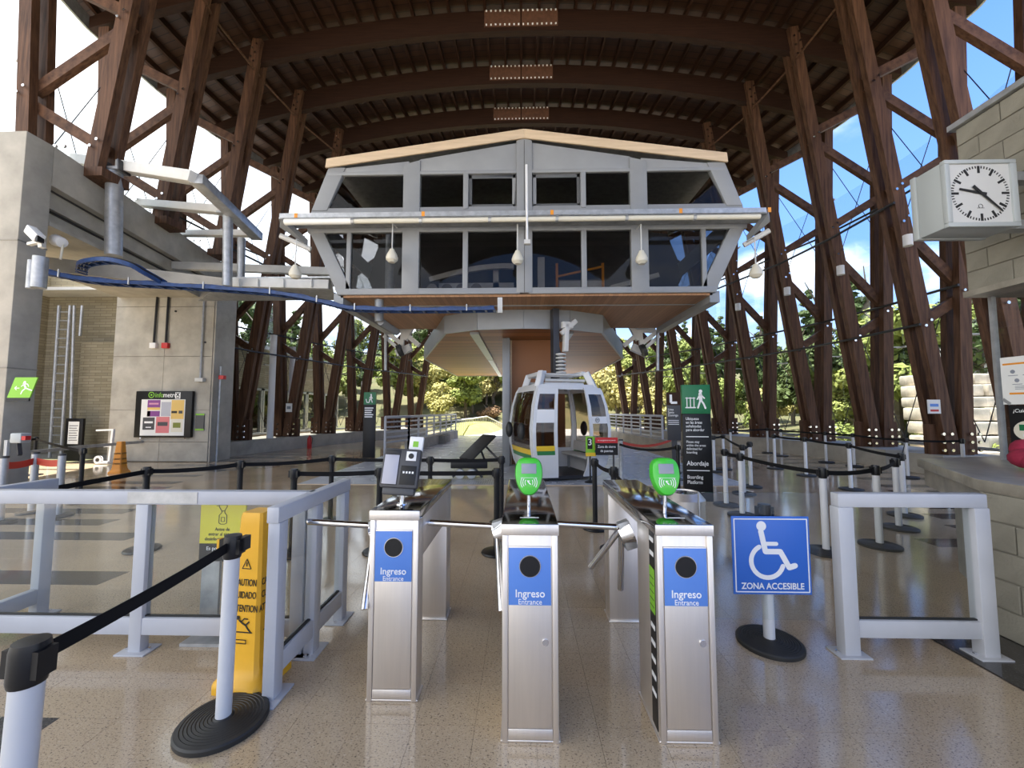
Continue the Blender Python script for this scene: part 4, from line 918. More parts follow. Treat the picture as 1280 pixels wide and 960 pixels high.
        P('reader_screen', MB().bb(-0.042, 0.042, -0.029, -0.025, 0.012, 0.068).xf(T4), 'screen', rd, bev=0.002)
        ic = MB()
        for sx in (-1, 1):
            for rr in (0.022, 0.034, 0.045):
                ic.stroke([(sx*rr*math.cos(a), -0.035+rr*math.sin(a)) for a in (-0.6, -0.3, 0, 0.3, 0.6)], 0.0035, -0.0275, 0.002)
        ic.stroke([(-0.006, -0.03), (0.008, -0.045)], 0.006, -0.0275); ic.stroke([(-0.008, -0.026), (0.004, -0.027)], 0.004, -0.0275)
        ic.stroke([(-0.045, -0.010), (0.045, -0.010)], 0.0018, -0.0275)
        P('reader_icon', ic.xf(T4), 'text_white', rd, bev=0)
        P('card_arrow', MB().bb(-0.05, 0.05, 0.115, 0.123, H, H+0.0015).bb(-0.03, 0.03, 0.126, 0.130, H, H+0.0015), 'white', bev=0)
    else:
        yr = 0.14
        P('terminal_post', MB().tube((0, yr, H), (0, yr, H+0.11), 0.016, 14).lathe([(0.034, H), (0.03, H+0.008)], (0, yr, 0), 16), 'chrome', bev=0)
        T4 = Matrix.Translation((0.0, yr-0.03, H+0.22)) @ Matrix.Rotation(R(3), 4, 'Y') @ Matrix.Rotation(R(-14), 4, 'X')
        bx = P('face_terminal', MB().bb(-0.112, 0.112, -0.02, 0.03, -0.115, 0.115).xf(T4), 'terminal', bev=0.012, label='dark grey ticket terminal with two panels')
        P('terminal_screen', MB().bb(-0.098, -0.012, -0.024, -0.02, -0.095, 0.075).xf(T4), 'screen_light', bx, bev=0.001)
        P('terminal_bar', MB().bb(-0.098, -0.008, -0.024, -0.02, 0.082, 0.105).xf(T4), 'black_plastic', bx, bev=0.001)
        P('screen_bezel', MB().bb(-0.102, -0.008, -0.0225, -0.02, -0.099, 0.079).xf(T4), 'black_plastic', bx, bev=0.001)
        P('keypad', MB().bb(0.006, 0.098, -0.024, -0.02, -0.095, 0.015).xf(T4), 'frame_black', bx, bev=0.001)
        for k in range(4): P('key_light', MB().bb(0.02+k*0.018, 0.030+k*0.018, -0.0255, -0.023, -0.030, -0.018).xf(T4), 'text_white', bx, bev=0)
        P('camera_window', MB().bb(0.028, 0.088, -0.024, -0.02, 0.045, 0.100).xf(T4), 'white', bx, bev=0.001)
        P('camera_lens', MB().disc(0.058, 0.072, 0.016, -0.026, 0.006).xf(T4), 'black_plastic', bx, bev=0)
        P('terminal_foot', MB().bb(-0.095, 0.095, -0.005, 0.045, -0.155, -0.108).xf(T4), 'terminal', bx, bev=0.01)
        cbx = P('card_box', MB().bb(0.02, 0.105, 0.03, 0.06, 0.105, 0.20).xf(T4), 'white', bx, bev=0.006)
        P('card_display', MB().bb(0.045, 0.078, 0.0285, 0.031, 0.135, 0.17).xf(T4), 'green_light', bx, bev=0)
    return t
turnstile(-0.72, 2.29, 0.12, 0.75, 'stainless turnstile at the left carrying a grey ticket terminal', 'terminal', False)
turnstile(0.04, 2.035, 0.34, 0.95, 'stainless turnstile in the middle with a green card reader, facing the gondola', 'green')
turnstile(0.805, 2.045, 0.34, 0.95, 'stainless turnstile at the right with a green card reader, beside the accessible zone sign', 'green', True, True)

# ================================================================ GLAZED BARRIERS
def fence(p0, p1, label, posts, H=1.055, post_w=0.085, glass=True, feet=True, ext=0.04):
    p0, p1 = Vector(p0+(0,)), Vector(p1+(0,)); d = (p1-p0).normalized(); L = (p1-p0).length; nrm = Vector((d.y, -d.x, 0))
    f = thing('glazed_barrier', label, 'barrier', p0)
    P = lambda n, mb, m, bev=0.006: part(n, mb, m, f, bevel=bev)
    up = Vector((0, 0, 1))
    P('top_rail', MB().bar(p0-d*ext+up*(H-0.045), p1+d*ext+up*(H-0.045), 0.07, 0.09), 'paint_grey')
    P('bottom_rail', MB().bar(p0+up*0.17, p1+up*0.17, 0.06, 0.11), 'paint_grey')
    for a in posts:
        c = p0+d*(a*L)
        P('post', MB().bar(c, c+up*(H-0.09), post_w*0.8, post_w, up=d), 'paint_grey')
        if feet:
            P('foot_plate', MB().box(c+up*0.005, (0.2, 0.14, 0.01) if abs(d.x) > .5 else (0.14, 0.2, 0.01)), 'paint_grey', 0.002)
            bo = MB()
            for s1 in (-1, 1):
                q = c+d*(s1*0.075); bo.tube(q+up*0.01, q+up*0.022, 0.012, 6)
            P('anchor_bolts', bo, 'chrome', 0)
    for a, b in zip(posts, posts[1:]):
        q0, q1 = p0+d*(a*L+post_w/2), p0+d*(b*L-post_w/2)
        P('pane', MB().bar(q0+up*(0.225+H-0.09)*0.5, q1+up*(0.225+H-0.09)*0.5, 0.008, H-0.09-0.225), 'glass', 0)
        P('pane_gasket', MB().bar(q0+up*0.228, q1+up*0.228, 0.02, 0.012), 'black_rubber', 0)
    return f
fence((-4.6, 2.72), (-1.44, 2.72), 'long light grey glazed barrier running left, behind the yellow caution cone', [0.0, 0.268, 0.645, 0.985])
fence((-1.40, 2.30), (-1.40, 3.17), 'short grey glazed barrier beside the left turnstile, seen edge on', [0.02, 0.5, 0.98])
fence((-3.76, 2.80), (-3.76, 3.14), 'stub of grey glazed barrier at the far left edge', [0.98], feet=True)
bR = fence((2.11, 2.80), (3.08, 2.80), 'grey glazed barrier frame beside the block wall at the right', [0.045, 0.955], H=1.045, post_w=0.10, ext=0.0)
gt = thing('glass_gate', 'frameless clear glass gate panel behind the accessible zone sign', 'gate', (1.6, 2.86, 0.18))
part('pane', MB().bb(1.23, 2.05, 2.86, 2.87, 0.18, 1.03), 'glass', gt, False)
part('edge_clip', MB().bb(1.23, 1.235, 2.855, 2.875, 0.18, 1.03), 'galv', gt)
# taped dark patch on the long barrier rail
fb = [o for o in bpy.data.objects if o.name.startswith('glazed_barrier')][0]
part('tape_patch', MB().bb(-2.66, -2.18, 2.681, 2.684, 0.975, 1.05), 'galv', fb, False)

# ================================================================ STANCHIONS
def ringprof(r):
    p = [(r*0.99, 0.0), (r, 0.006), (r, 0.022), (r*0.965, 0.030)]
    k = 9
    for i in range(k):
        a = r*(0.93-0.70*i/k); p += [(a, 0.031+0.001*i), (a-0.012, 0.034+0.001*i), (a-0.016, 0.029+0.001*i)]
    return p+[(0.04, 0.045), (0.0, 0.045)]
SH = 0.945
ST = {
 'white': (MB().lathe(ringprof(0.205), n=40).mesh('base', 'black_rubber'), MB().tube((0, 0, 0.03), (0, 0, SH-0.10), 0.036, 20).mesh('pole', 'pole_white'),
           MB().lathe([(0.040, SH-0.115), (0.043, SH-0.10), (0.043, SH-0.02), (0.039, SH), (0.0, SH+0.004)], n=20).box((0.043, 0, SH-0.055), (0.02, 0.05, 0.075)).box((-0.043, 0, SH-0.055), (0.02, 0.05, 0.075)).mesh('cap', 'black_plastic')),
 'black': (MB().lathe([(0.17, 0), (0.175, 0.01), (0.165, 0.025), (0.06, 0.04), (0.0, 0.045)], n=28).mesh('base', 'black_plastic'), MB().tube((0, 0, 0.03), (0, 0, SH-0.10), 0.033, 16).mesh('pole', 'black_plastic'),
           MB().lathe([(0.038, SH-0.115), (0.042, SH-0.10), (0.042, SH-0.02), (0.038, SH), (0.0, SH+0.004)], n=16).box((0.042, 0, SH-0.055), (0.02, 0.05, 0.075)).box((-0.042, 0, SH-0.055), (0.02, 0.05, 0.075)).mesh('cap', 'black_plastic')),
 'grey': (MB().lathe(ringprof(0.17), n=24).mesh('base', 'black_rubber'), MB().tube((0, 0, 0.03), (0, 0, SH-0.02), 0.045, 16).mesh('pole', 'galv'), MB().lathe([(0.048, SH-0.03), (0.048, SH), (0, SH+0.004)], n=16).mesh('cap', 'dark_metal')),
}
def stanchion(kind, x, y, label, belt_to=(), tilt=(0, 0), group=None, belt='belt', bz=SH-0.055, bh=0.05, rz=0.0):
    t = thing('stanchion', label, 'stanchion', (x, y, 0), 0, group)
    for n, me in zip(('base', 'pole', 'cap'), ST[kind]):
        o = link(n, me, t)
        if n != 'base': o.rotation_euler = (tilt[0], tilt[1], rz)
    tx = Vector((math.sin(tilt[1])*bz, -math.sin(tilt[0])*bz, 0))
    for tgt in belt_to:
        (x1, y1), sag = tgt[0], tgt[1]
        p0, p1 = Vector((0, 0, bz))+tx, Vector((x1-x, y1-y, bz)); d = (p1-p0).normalized()
        p0 = p0+d*0.04; p1 = p1-d*0.04; pts = []
        for i in range(9):
            u = i/8; p = p0.lerp(p1, u); p.z -= sag*4*u*(1-u); pts.append(p)
        ob = part('belt', MB().sweep(pts, 0.003, bh), belt, t, False, world=False)
    return t
S1 = (-1.425, 1.155); S2 = (-1.53, 2.12)
stanchion('white', *S1, 'white pole stanchion with black cap cut off at the lower left corner', [(S2, 0.01)], tilt=(0, R(1.5)), group='white stanchions')
s2 = stanchion('white', *S2, 'white pole stanchion with ribbed black base in front of the tall yellow cone', tilt=(0, R(0.6)), group='white stanchions')
part('belt_clip', MB().box((-0.05, -0.012, SH-0.05), (0.012, 0.03, 0.07)), 'yellow', s2, world=False)
part('belt_tail', MB().box((0.06, 0.02, SH-0.045), (0.03, 0.05, 0.07)), 'black_plastic', s2, world=False)
# accessible zone sign on a stanchion
SZ = (1.70, 2.90)
sg = thing('accessible_sign', 'blue accessible zone sign with wheelchair symbol on a white stanchion', 'sign', (SZ[0], SZ[1], 0))
for n, me in zip(('base', 'pole', 'cap'), ST['white']): link(n, me, sg)
pb = part('sign_board', MB().bb(-0.262, 0.262, -0.062, -0.052, 0.355, 0.875), 'blue_sign', sg, world=False, bevel=0.004)
bd = MB(); y_ = -0.0635
for pts in ([(-0.245, 0.373), (0.245, 0.373), (0.245, 0.857), (-0.245, 0.857), (-0.245, 0.373)],): bd.stroke(pts, 0.007, y_)
part('border', bd, 'text_white', pb, world=False)
ic = MB()
cx_, cz_ = 0.0, 0.62
ic.disc(-0.062, 0.810, 0.033, y_)
ic.stroke([(-0.066, 0.775), (-0.040, 0.640), (0.060, 0.640), (0.115, 0.535), (0.155, 0.548)], 0.036, y_)
ic.stroke([(-0.05, 0.692), (0.035, 0.692)], 0.026, y_-0.0006)
ic.stroke([(-0.030+0.108*math.cos(a), 0.575+0.108*math.sin(a)) for a in [R(118+i*12.5) for i in range(19)]], 0.030, y_+0.0005)
part('wheelchair_symbol', ic, 'text_white', pb, world=False)
text('ZONA ACCESIBLE', 0.058, 'text_white', pb, (0, y_-0.001, 0.410), bold=0.016, sx=0.90)
part('sign_clamp', MB().bb(-0.05, 0.05, -0.055, -0.03, 0.55, 0.62), 'galv', sg, world=False)

def fp(px, py): p = atz(px, py); return (p.x, p.y)
Q = {k: fp(*v) for k, v in dict(a=(1033, 691), b=(1100, 683), c=(1124, 661), d=(1131, 645), e=(1064, 612.5), f=(1008, 595), g=(969, 586), h=(1033, 578), i=(928, 645), j=(908, 632), k=(939, 609), l=(930, 618), m=(905, 587), n=(1068, 583), o=(977, 570), p=(960, 566.5), q=(1135, 597), r=(914, 570), s=(893, 590), t=(1206, 600)).items()}
G1 = 'queue stanchions on the right'
stanchion('white', *Q['a'], 'white queue stanchion left of the glazed barrier frame', [(Q['b'], 0.02)], group=G1)
stanchion('white', *Q['b'], 'white queue stanchion seen through the glazed barrier frame, left one', [(Q['c'], 0.02)], group=G1)
stanchion('white', *Q['c'], 'white queue stanchion seen through the glazed barrier frame, right one', [(Q['d'], 0.03)], group=G1)
stanchion('white', *Q['d'], 'white queue stanchion half hidden behind the right one at the barrier frame', [(Q['q'], 0.02)], group=G1)
stanchion('white', *Q['e'], 'white queue stanchion standing alone midway in the right aisle', [(Q['d'], 0.02)], group=G1)
stanchion('white', *Q['f'], 'white queue stanchion in front of the third timber leg on the right', [(Q['e'], 0.02)], group=G1)
stanchion('white', *Q['g'], 'white queue stanchion at the far end of the right aisle belt', [(Q['f'], 0.02)], group=G1)
stanchion('white', *Q['h'], 'white queue stanchion by the plinth between two timber legs', [(Q['n'], 0.01)], group=G1)
stanchion('white', *Q['i'], 'white queue stanchion nearest the trash bin, front of the cluster', [(Q['a'], 0.02)], group=G1)
stanchion('white', *Q['j'], 'white queue stanchion directly right of the boarding totem', [(Q['i'], 0.01)], group=G1)
stanchion('white', *Q['k'], 'white queue stanchion at the rear right of the cluster by the totem', [(Q['l'], 0.04)], group=G1)
stanchion('white', *Q['l'], 'white queue stanchion in the middle of the cluster by the totem', [(Q['m'], 0.02)], group=G1)
stanchion('white', *Q['m'], 'white queue stanchion at the rear left of the cluster by the totem', group=G1)
stanchion('white', *Q['n'], 'white queue stanchion in front of the leg beside the stone terrace', [(Q['q'], 0.02)], group=G1)
stanchion('white', *Q['o'], 'small far white stanchion along the right plinth, nearer of two', [(Q['h'], 0.01)], group=G1)
stanchion('white', *Q['p'], 'small far white stanchion along the right plinth, farther of two', [(Q['o'], 0.01)], group=G1)
stanchion('white', *Q['q'], 'white queue stanchion just left of the stone counter', [(Q['t'], 0.02)], group=G1)
stanchion('white', *Q['r'], 'farthest white stanchion, behind the boarding totem', [(Q['p'], 0.01)], group=G1)
stanchion('white', *Q['s'], 'white queue stanchion partly hidden by the boarding totem', [(Q['m'], 0.01)], group=G1)
stanchion('white', *Q['t'], 'white stanchion behind the stone counter', group=G1)
# black stanchions
def tp(px, py): p = atz(px, py, SH); return (p.x, p.y)
K = {k: tp(*v) for k, v in dict(a=(184, 583.5), b=(301, 575.5), c=(415, 569), d=(368, 586), e=(475, 584.5), f=(538, 570.5), g=(627, 570), h=(621, 585), i=(743, 573), j=(767, 583.5), k=(847, 556), z=(52, 606), y=(800, 606), w=(104, 560), v=(45, 546)).items()}
G2 = 'black stanchions'
stanchion('black', *K['a'], 'black stanchion holding the belt above the small orange cone', [(K['z'], 0.0)], group=G2)
stanchion('black', *K['b'], 'black stanchion below the corner of the concrete block', [(K['a'], 0.02)], group=G2)
stanchion('black', *K['c'], 'black stanchion above the end of the short glazed barrier, rear one', [(K['b'], 0.02)], group=G2)
stanchion('black', *K['d'], 'black stanchion left of the short glazed barrier, front one', [(K['e'], 0.01)], group=G2)
stanchion('black', *K['e'], 'black stanchion behind the left turnstile terminal', [(K['h'], 0.01)], group=G2)
stanchion('black', *K['f'], 'black stanchion right of the grey terminal', [(K['c'], 0.01)], group=G2)
stanchion('black', *K['g'], 'black stanchion left of the middle card reader, rear one', [(K['f'], 0.01)], group=G2)
stanchion('black', *K['h'], 'black stanchion left of the middle card reader, front one', group=G2)
stanchion('black', *K['i'], 'black stanchion in front of the gondola right door', [(K['j'], 0.03)], group=G2)
stanchion('black', *K['j'], 'black stanchion left of the right card reader', [(K['y'], 0.05)], group=G2)
stanchion('black', *K['k'], 'black stanchion between the two standing signs at the right', [(tp(772, 552), 0.08)], group=G2)
stanchion('black', *K['w'], 'thin black stanchion beside the framed notice stand at the left', [(K['v'], 0.02)], group=G2)
stanchion('black', *K['v'], 'black stanchion near the left concrete pillar', [(tp(-20, 552), 0.02)], group=G2)
G3 = 'grey posts with red belt'
g_ = {k: tp(*v) for k, v in dict(a=(6, 570), b=(45, 565), c=(78, 567)).items()}
stanchion('grey', *g_['a'], 'thick grey post with red belt at the left edge, leftmost of three', [(g_['b'], 0.02)], group=G3, belt='belt_red', bz=SH-0.14, bh=0.10)
stanchion('grey', *g_['b'], 'thick grey post with red belt, middle of three at the left edge', [(g_['c'], 0.02)], group=G3, belt='belt_red', bz=SH-0.14, bh=0.10)
stanchion('grey', *g_['c'], 'thick grey post with red belt, rightmost of three at the left edge', group=G3)
g2 = [tp(776, 549), tp(842, 545)]
stanchion('grey', *g2[0], 'grey post holding a sagging red belt behind the right card reader, left one', [(g2[1], 0.12)], group='grey posts near the gondola', belt='belt_red', bz=SH-0.08, bh=0.06)
stanchion('grey', *g2[1], 'grey post holding a sagging red belt beside the dark L sign, right one', group='grey posts near the gondola')

# ================================================================ CAUTION CONES
def obelisk(loc, H, wb, wt, label, material, rz, small=False):
    t = thing('caution_cone', label, 'safety cone', loc, rz)
    def sq(w, z, r=0.18):
        h = w/2; c = h*r
        return [Vector(p+(z,)) for p in ((h-c, -h), (h, -h+c), (h, h-c), (h-c, h), (-h+c, h), (-h, h-c), (-h, -h+c), (-h+c, -h))]
    rings = [(wb, 0), (wb, 0.03*H), (wb*0.96, 0.05*H), (wb*0.84, 0.07*H), (wb*0.72, 0.13*H), (wb*0.66, 0.2*H), (lerp(wb*0.66, wt, 0.45), 0.55*H), (wt*1.02, 0.93*H), (wt, 0.97*H), (wt*0.9, 1.0*H)]
    vs = []; 
    for w, z in rings: vs += sq(w, z)
    m = len(rings); fs = [(k*8+i, k*8+(i+1) % 8, (k+1)*8+(i+1) % 8, (k+1)*8+i) for k in range(m-1) for i in range(8)]+[tuple(range(8)), tuple(range((m-1)*8, m*8))]
    part('body', MB().add(vs, fs), material, t, world=False)
    wz = lambda z: interp(z, [(b, a) for a, b in rings])/2
    for face, (rzf) in (('front', 0.0), ('right', math.pi/2), ('left', -math.pi/2)):
        M = Matrix.Rotation(rzf, 4, 'Z')
        slope = math.atan((wz(0.25*H)-wz(0.9*H))/(0.65*H))
        for s, z, sz in ((('CAUTION', 0.60, 0.055), ('CUIDADO', 0.53, 0.055), ('ATTENTION', 0.455, 0.055)) if not small else (('CAUTION', 0.62, 0.07), ('CUIDADO', 0.45, 0.07), ('ATTENTION', 0.30, 0.07))):
            o = text(s, sz*H, 'text_black', t, (0, 0, 0), bold=0.0063, sx=0.62)
            o.matrix_local = M @ Matrix.Translation((0, -wz(z*H)-0.003, z*H)) @ Matrix.Rotation(math.pi/2-slope, 4, 'X') @ Matrix.Diagonal((0.58, 1, 1, 1))
        if not small:
            y0 = -wz(0.71*H)-0.003
            tr = MB().stroke([(-0.028, 0.68*H), (0.028, 0.68*H), (0, 0.735*H), (-0.028, 0.68*H)], 0.004, y0).stroke([(0, 0.695*H), (0, 0.715*H)], 0.005, y0)
            part('warning_triangle', tr.xf(M), 'text_black', t, world=False)
            y1 = -wz(0.36*H)-0.004
            fg = MB().disc(-0.03, 0.405*H, 0.011, y1).stroke([(-0.022, 0.392*H), (0.0, 0.375*H), (0.02, 0.365*H), (0.04, 0.385*H)], 0.008, y1).stroke([(0.02, 0.365*H), (0.035, 0.345*H), (0.05, 0.33*H)], 0.008, y1).stroke([(-0.01, 0.383*H), (0.01, 0.402*H), (0.03, 0.4*H)], 0.006, y1).stroke([(-0.055, 0.325*H), (0.06, 0.325*H)], 0.006, y1)
            fg.stroke([(-0.05, 0.285*H), (0.03, 0.285*H), (0.03, 0.265*H), (-0.05, 0.265*H)], 0.004, y1-0.006)
            part('slipping_figure', fg.xf(M), 'text_black', t, world=False)
    return t
obelisk((-1.605, 2.46, 0), 0.99, 0.31, 0.145, 'tall yellow four-sided caution cone behind the front white stanchion', 'yellow', R(-6))
p = atz(149, 591); obelisk((p.x, p.y, 0), 0.80, 0.33, 0.13, 'small orange caution cone in front of the concrete block at the left', 'orange', R(8), True)

# ================================================================ SANITIZER SIGN behind the barrier
ys = at(279, 660, 2.90)
ss = thing('sanitizer_sign', 'yellow sign with a spray bottle drawing behind the left barrier', 'sign', (ys.x, 2.90, 0))
yp = part('yellow_panel', MB().bb(-0.165, 0.165, -0.006, 0.006, 0.645, 0.93), 'sign_yellow', ss, world=False)
part('dark_panel', MB().bb(-0.165, 0.165, -0.005, 0.007, 0.52, 0.645), 'frame_black', ss, world=False)
part('stand', MB().bb(-0.15, -0.02, 0.008, 0.03, 0.02, 0.6), 'galv', ss, world=False)
part('stand_foot', MB().bb(-0.17, 0.17, -0.13, 0.13, 0.0, 0.02), 'galv', ss, world=False)
sbm = MB(); y_ = -0.0075
sbm.stroke([(-0.028, 0.79), (-0.028, 0.845), (-0.010, 0.862), (-0.010, 0.875), (0.012, 0.875), (0.012, 0.862), (0.028, 0.845), (0.028, 0.79), (0.015, 0.782), (-0.015, 0.782), (-0.028, 0.79)], 0.004, y_)
sbm.stroke([(-0.012, 0.878), (-0.03, 0.905), (-0.03, 0.918), (0.028, 0.918), (0.028, 0.905), (0.012, 0.878)], 0.004, y_); sbm.stroke([(-0.048, 0.912), (-0.035, 0.912)], 0.004, y_); sbm.stroke([(-0.012, 0.80), (-0.012, 0.83), (0.012, 0.83), (0.012, 0.80), (-0.012, 0.80)], 0.003, y_)
part('spray_bottle_drawing', sbm, 'text_black', yp, world=False)
for k, s in enumerate(('Antes de', 'entrar al sistema', 'desinfecta tus manos')): text(s, 0.034, 'text_black', yp, (0, -0.0075, 0.745-k*0.034), bold=0.0042, sx=0.88)
text('Es por tu bien', 0.036, 'text_white', ss, (-0.01, -0.007, 0.61), bold=0.0049)

# ================================================================ CLOCK on the bulkhead
ck = at(1227, 241, 3.5)
cw = 0.60
cl = thing('wall_clock', 'boxy grey square clock with white face on the block wall', 'clock', (ck.x, 3.5, ck.z-0.30))
P = lambda n, mb, m, bev=0.0, par=None: part(n, mb, m, par or cl, world=False, bevel=bev)
P('case', MB().bb(-0.298, 0.31, 0.041, 0.259, 0.002, 0.598), 'clock_box', 0.008)
for a, b, c_, d_ in ((-0.305, -0.262, 0.035, 0.57), (0.262, 0.315, 0.035, 0.57)): P('bezel', MB().bb(a, b, -0.005, 0.04, c_, d_), 'clock_box', 0.006)
for c_, d_ in ((-0.005, 0.035), (0.57, 0.605)): P('bezel', MB().bb(-0.305, 0.315, -0.005, 0.04, c_, d_), 'clock_box', 0.006)
P('rear_bezel', MB().bb(-0.31, 0.315, 0.26, 0.31, -0.005, 0.605), 'clock_box', 0.006)
P('face', MB().bb(-0.265, 0.265, 0.012, 0.03, 0.03, 0.575), 'clock_face')
tk = MB(); C0 = (0.0, 0.302); yk = 0.0105
for i in range(60):
    a = 2*math.pi*i/60; r1 = 0.25; r0 = 0.185 if i % 5 == 0 else 0.228
    tk.stroke([(C0[0]+r0*math.sin(a), C0[1]+r0*math.cos(a)), (C0[0]+r1*math.sin(a), C0[1]+r1*math.cos(a))], 0.020 if i % 5 == 0 else 0.008, yk, 0.003, False)
P('minute_marks', tk, 'text_black')
def hand(ang, l0, l1, w0, w1, y, name):
    u = Vector((math.sin(ang), math.cos(ang))); v = Vector((u.y, -u.x)); c = Vector(C0)
    pts = [c-u*l0+v*w0/2, c+u*l1+v*w1/2, c+u*l1-v*w1/2, c-u*l0-v*w0/2]
    P(name, MB().prism([(q.x, q.y) for q in pts], y-0.003, y), 'text_black')
hand(R(282), 0.05, 0.185, 0.026, 0.018, 0.006, 'hour_hand'); hand(R(134), 0.09, 0.235, 0.026, 0.013, 0.002, 'minute_hand')
lgm = MB().stroke([(0.018*math.cos(a)-0.005, 0.185+0.018*math.sin(a)) for a in [R(-60+i*25) for i in range(13)]], 0.003, yk).stroke([(-0.035, 0.168), (0.025, 0.168)], 0.003, yk)
P('maker_mark', lgm, 'text_black')
[P('wall_arm', MB().bb(0.31, 4.75-ck.x, 0.10, 0.2, z0, z0+0.08), 'galv') for z0 in (0.02, 0.47)]

# ================================================================ BOOTH: posters on glass, red bundle
def poster_r(label, y0, y1, z0, z1, m):
    t = thing('poster', label, 'poster', (4.958, (y0+y1)/2, z0))
    part('sheet', MB().bb(-0.003, 0.003, -(y1-y0)/2, (y1-y0)/2, 0, z1-z0), m, t, world=False); return t
RX = (math.pi/2, 0, -math.pi/2)
pa = poster_r('white printed notice with orange bars on the booth window, upper one', 3.78, 4.24, 1.66, 2.14, 'paper')
for k, (z, m) in enumerate(((0.40, 'orange'), (0.10, 'orange'))): part('bar', MB().bb(-0.005, -0.003, -0.10 if k == 0 else -0.2, 0.21 if k == 0 else 0.17, z, z+0.018), m, pa, world=False)
for i in range(3):
    for j in range(2):
        part('pictogram', MB().disc(0, 0, 0.02, 0, 0.003, 8).xf(Matrix.Translation((-0.0045, 0.13-i*0.12-j*0.03, 0.33-j*0.09)) @ Matrix.Rotation(math.pi/2, 4, 'Z')), 'screen', pa, world=False)
        part('caption', MB().bb(-0.005, -0.003, 0.09-i*0.12-j*0.03, 0.17-i*0.12-j*0.03, 0.288-j*0.09, 0.294-j*0.09), 'screen', pa, world=False)
for k in range(3): part('caption', MB().bb(-0.005, -0.003, -0.1, 0.12, 0.15+k*0.014, 0.155+k*0.014), 'screen', pa, world=False)
for z, y in ((0.45, -0.2), (0.03, 0.2)): part('tape', MB().box((-0.004, y, z), (0.003, 0.08, 0.03), Matrix.Rotation(0.7, 3, 'X')), 'galv', pa, world=False)
pb2 = poster_r('dark and green poster with a masked face on the booth window, lower one', 3.80, 4.20, 1.12, 1.65, 'frame_black')
part('green_text_block', MB().bb(-0.005, -0.003, -0.195, 0.195, 0.0, 0.155), 'green_light', pb2, world=False)
for k in range(4): part('text_line', MB().bb(-0.0065, -0.003, -0.18, 0.18, 0.025+k*0.033, 0.033+k*0.033), 'text_white', pb2, world=False)
part('portrait_oval', MB().disc(0, 0, 0.13, 0, 0.003, 24, 0.10).xf(Matrix.Translation((-0.0045, 0.04, 0.28)) @ Matrix.Rotation(math.pi/2, 4, 'Z')), 'cream', pb2, world=False)
part('portrait_glasses', MB().bb(-0.008, -0.003, -0.05, 0.12, 0.28, 0.34), 'green_dark', pb2, world=False)
part('portrait_mask', MB().disc(0, 0, 0.075, 0, 0.003, 16, 0.05).xf(Matrix.Translation((-0.007, 0.02, 0.23)) @ Matrix.Rotation(math.pi/2, 4, 'Z')), 'white', pb2, world=False)
text('¡Cuidándote, nos', 0.05, 'text_white', pb2, (-0.0045, 0.0, 0.475), RX, bold=0.0052, shear=0.2, sx=0.95); text('cuidamos!', 0.05, 'text_white', pb2, (-0.0045, -0.06, 0.42), RX, bold=0.0052, shear=0.2, sx=0.95)
rbn = MB()
rr = random.Random(2)
rbn.ball((0, 0, 0.10), 0.11, 14, (1.0, 1.1, 0.8)).ball((0.05, 0.06, 0.17), 0.09, 12).ball((-0.04, -0.08, 0.07), 0.08, 12)
pr = atz(1286, 588, 1.09)
solo('cloth_bundle', rbn.xf(Matrix.Translation((pr.x, pr.y, 1.09))), 'red_cloth', 'crumpled dark red cloth on the stone counter at the right edge', 'cloth', loc=(pr.x, pr.y, 1.09))
tg = thing('column_notice', 'small white notice with blue and red print on a timber leg', 'notice', at(1168, 517, 10.05))
part('sheet', MB().bb(-0.15, 0.15, -0.01, 0.01, 0, 0.34), 'paper', tg, world=False)
part('blue_print', MB().bb(-0.10, 0.10, -0.012, -0.009, 0.17, 0.24), 'blue_panel', tg, world=False); part('red_print', MB().bb(-0.10, 0.10, -0.012, -0.009, 0.05, 0.10), 'red', tg, world=False)

# ================================================================ TRASH BIN
tb = atz(855, 618, 0.72)
bn = thing('trash_bin', 'round stainless steel trash bin with sloping rim behind the right turnstile', 'bin', (tb.x, tb.y, 0))
part('body', MB().lathe([(0.19, 0), (0.20, 0.01), (0.20, 0.66), (0.19, 0.665)], n=32), 'steel', bn, world=False)
part('rim', MB().lathe([(0.205, 0.64), (0.205, 0.68), (0.15, 0.75), (0.145, 0.75), (0.14, 0.72)], n=32), 'steel', bn, world=False)
part('flap', MB().lathe([(0.145, 0.742), (0.0, 0.746)], n=32), 'steel_top', bn, world=False)
# ================================================================ STANDING SIGNS
def man(mb, x, z, s, y, flip=1):
    mb.disc(x+0.02*s*flip, z+0.92*s, 0.09*s, y)
    mb.stroke([(x, z+0.78*s), (x+0.02*s*flip, z+0.45*s)], 0.17*s, y)
    mb.stroke([(x, z+0.45*s), (x-0.13*s*flip, z+0.05*s)], 0.09*s, y); mb.stroke([(x+0.03*s*flip, z+0.45*s), (x+0.16*s*flip, z+0.25*s), (x+0.24*s*flip, z+0.03*s)], 0.09*s, y)
    mb.stroke([(x, z+0.76*s), (x+0.2*s*flip, z+0.55*s)], 0.07*s, y); mb.stroke([(x, z+0.76*s), (x-0.15*s*flip, z+0.5*s)], 0.07*s, y); return mb
b = atz(873, 626)
tt = thing('boarding_totem', 'tall black boarding totem with green top showing a walking figure', 'sign', (b.x, b.y, 0), R(-7))
ty = -0.051
part('body', MB().bb(-0.24, 0.24, -0.05, 0.05, 0.0, 1.54), 'frame_black', tt, world=False, bevel=0.006)
gp = part('green_head', MB().bb(-0.24, 0.24, -0.05, 0.05, 1.54, 2.06), 'green_dark', tt, world=False, bevel=0.006)
hm = man(MB(), 0.07, 1.63, 0.34, ty-0.001)
for x in (-0.16, -0.10, -0.04): hm.stroke([(x, 1.66), (x, 1.83)], 0.014, ty-0.001)
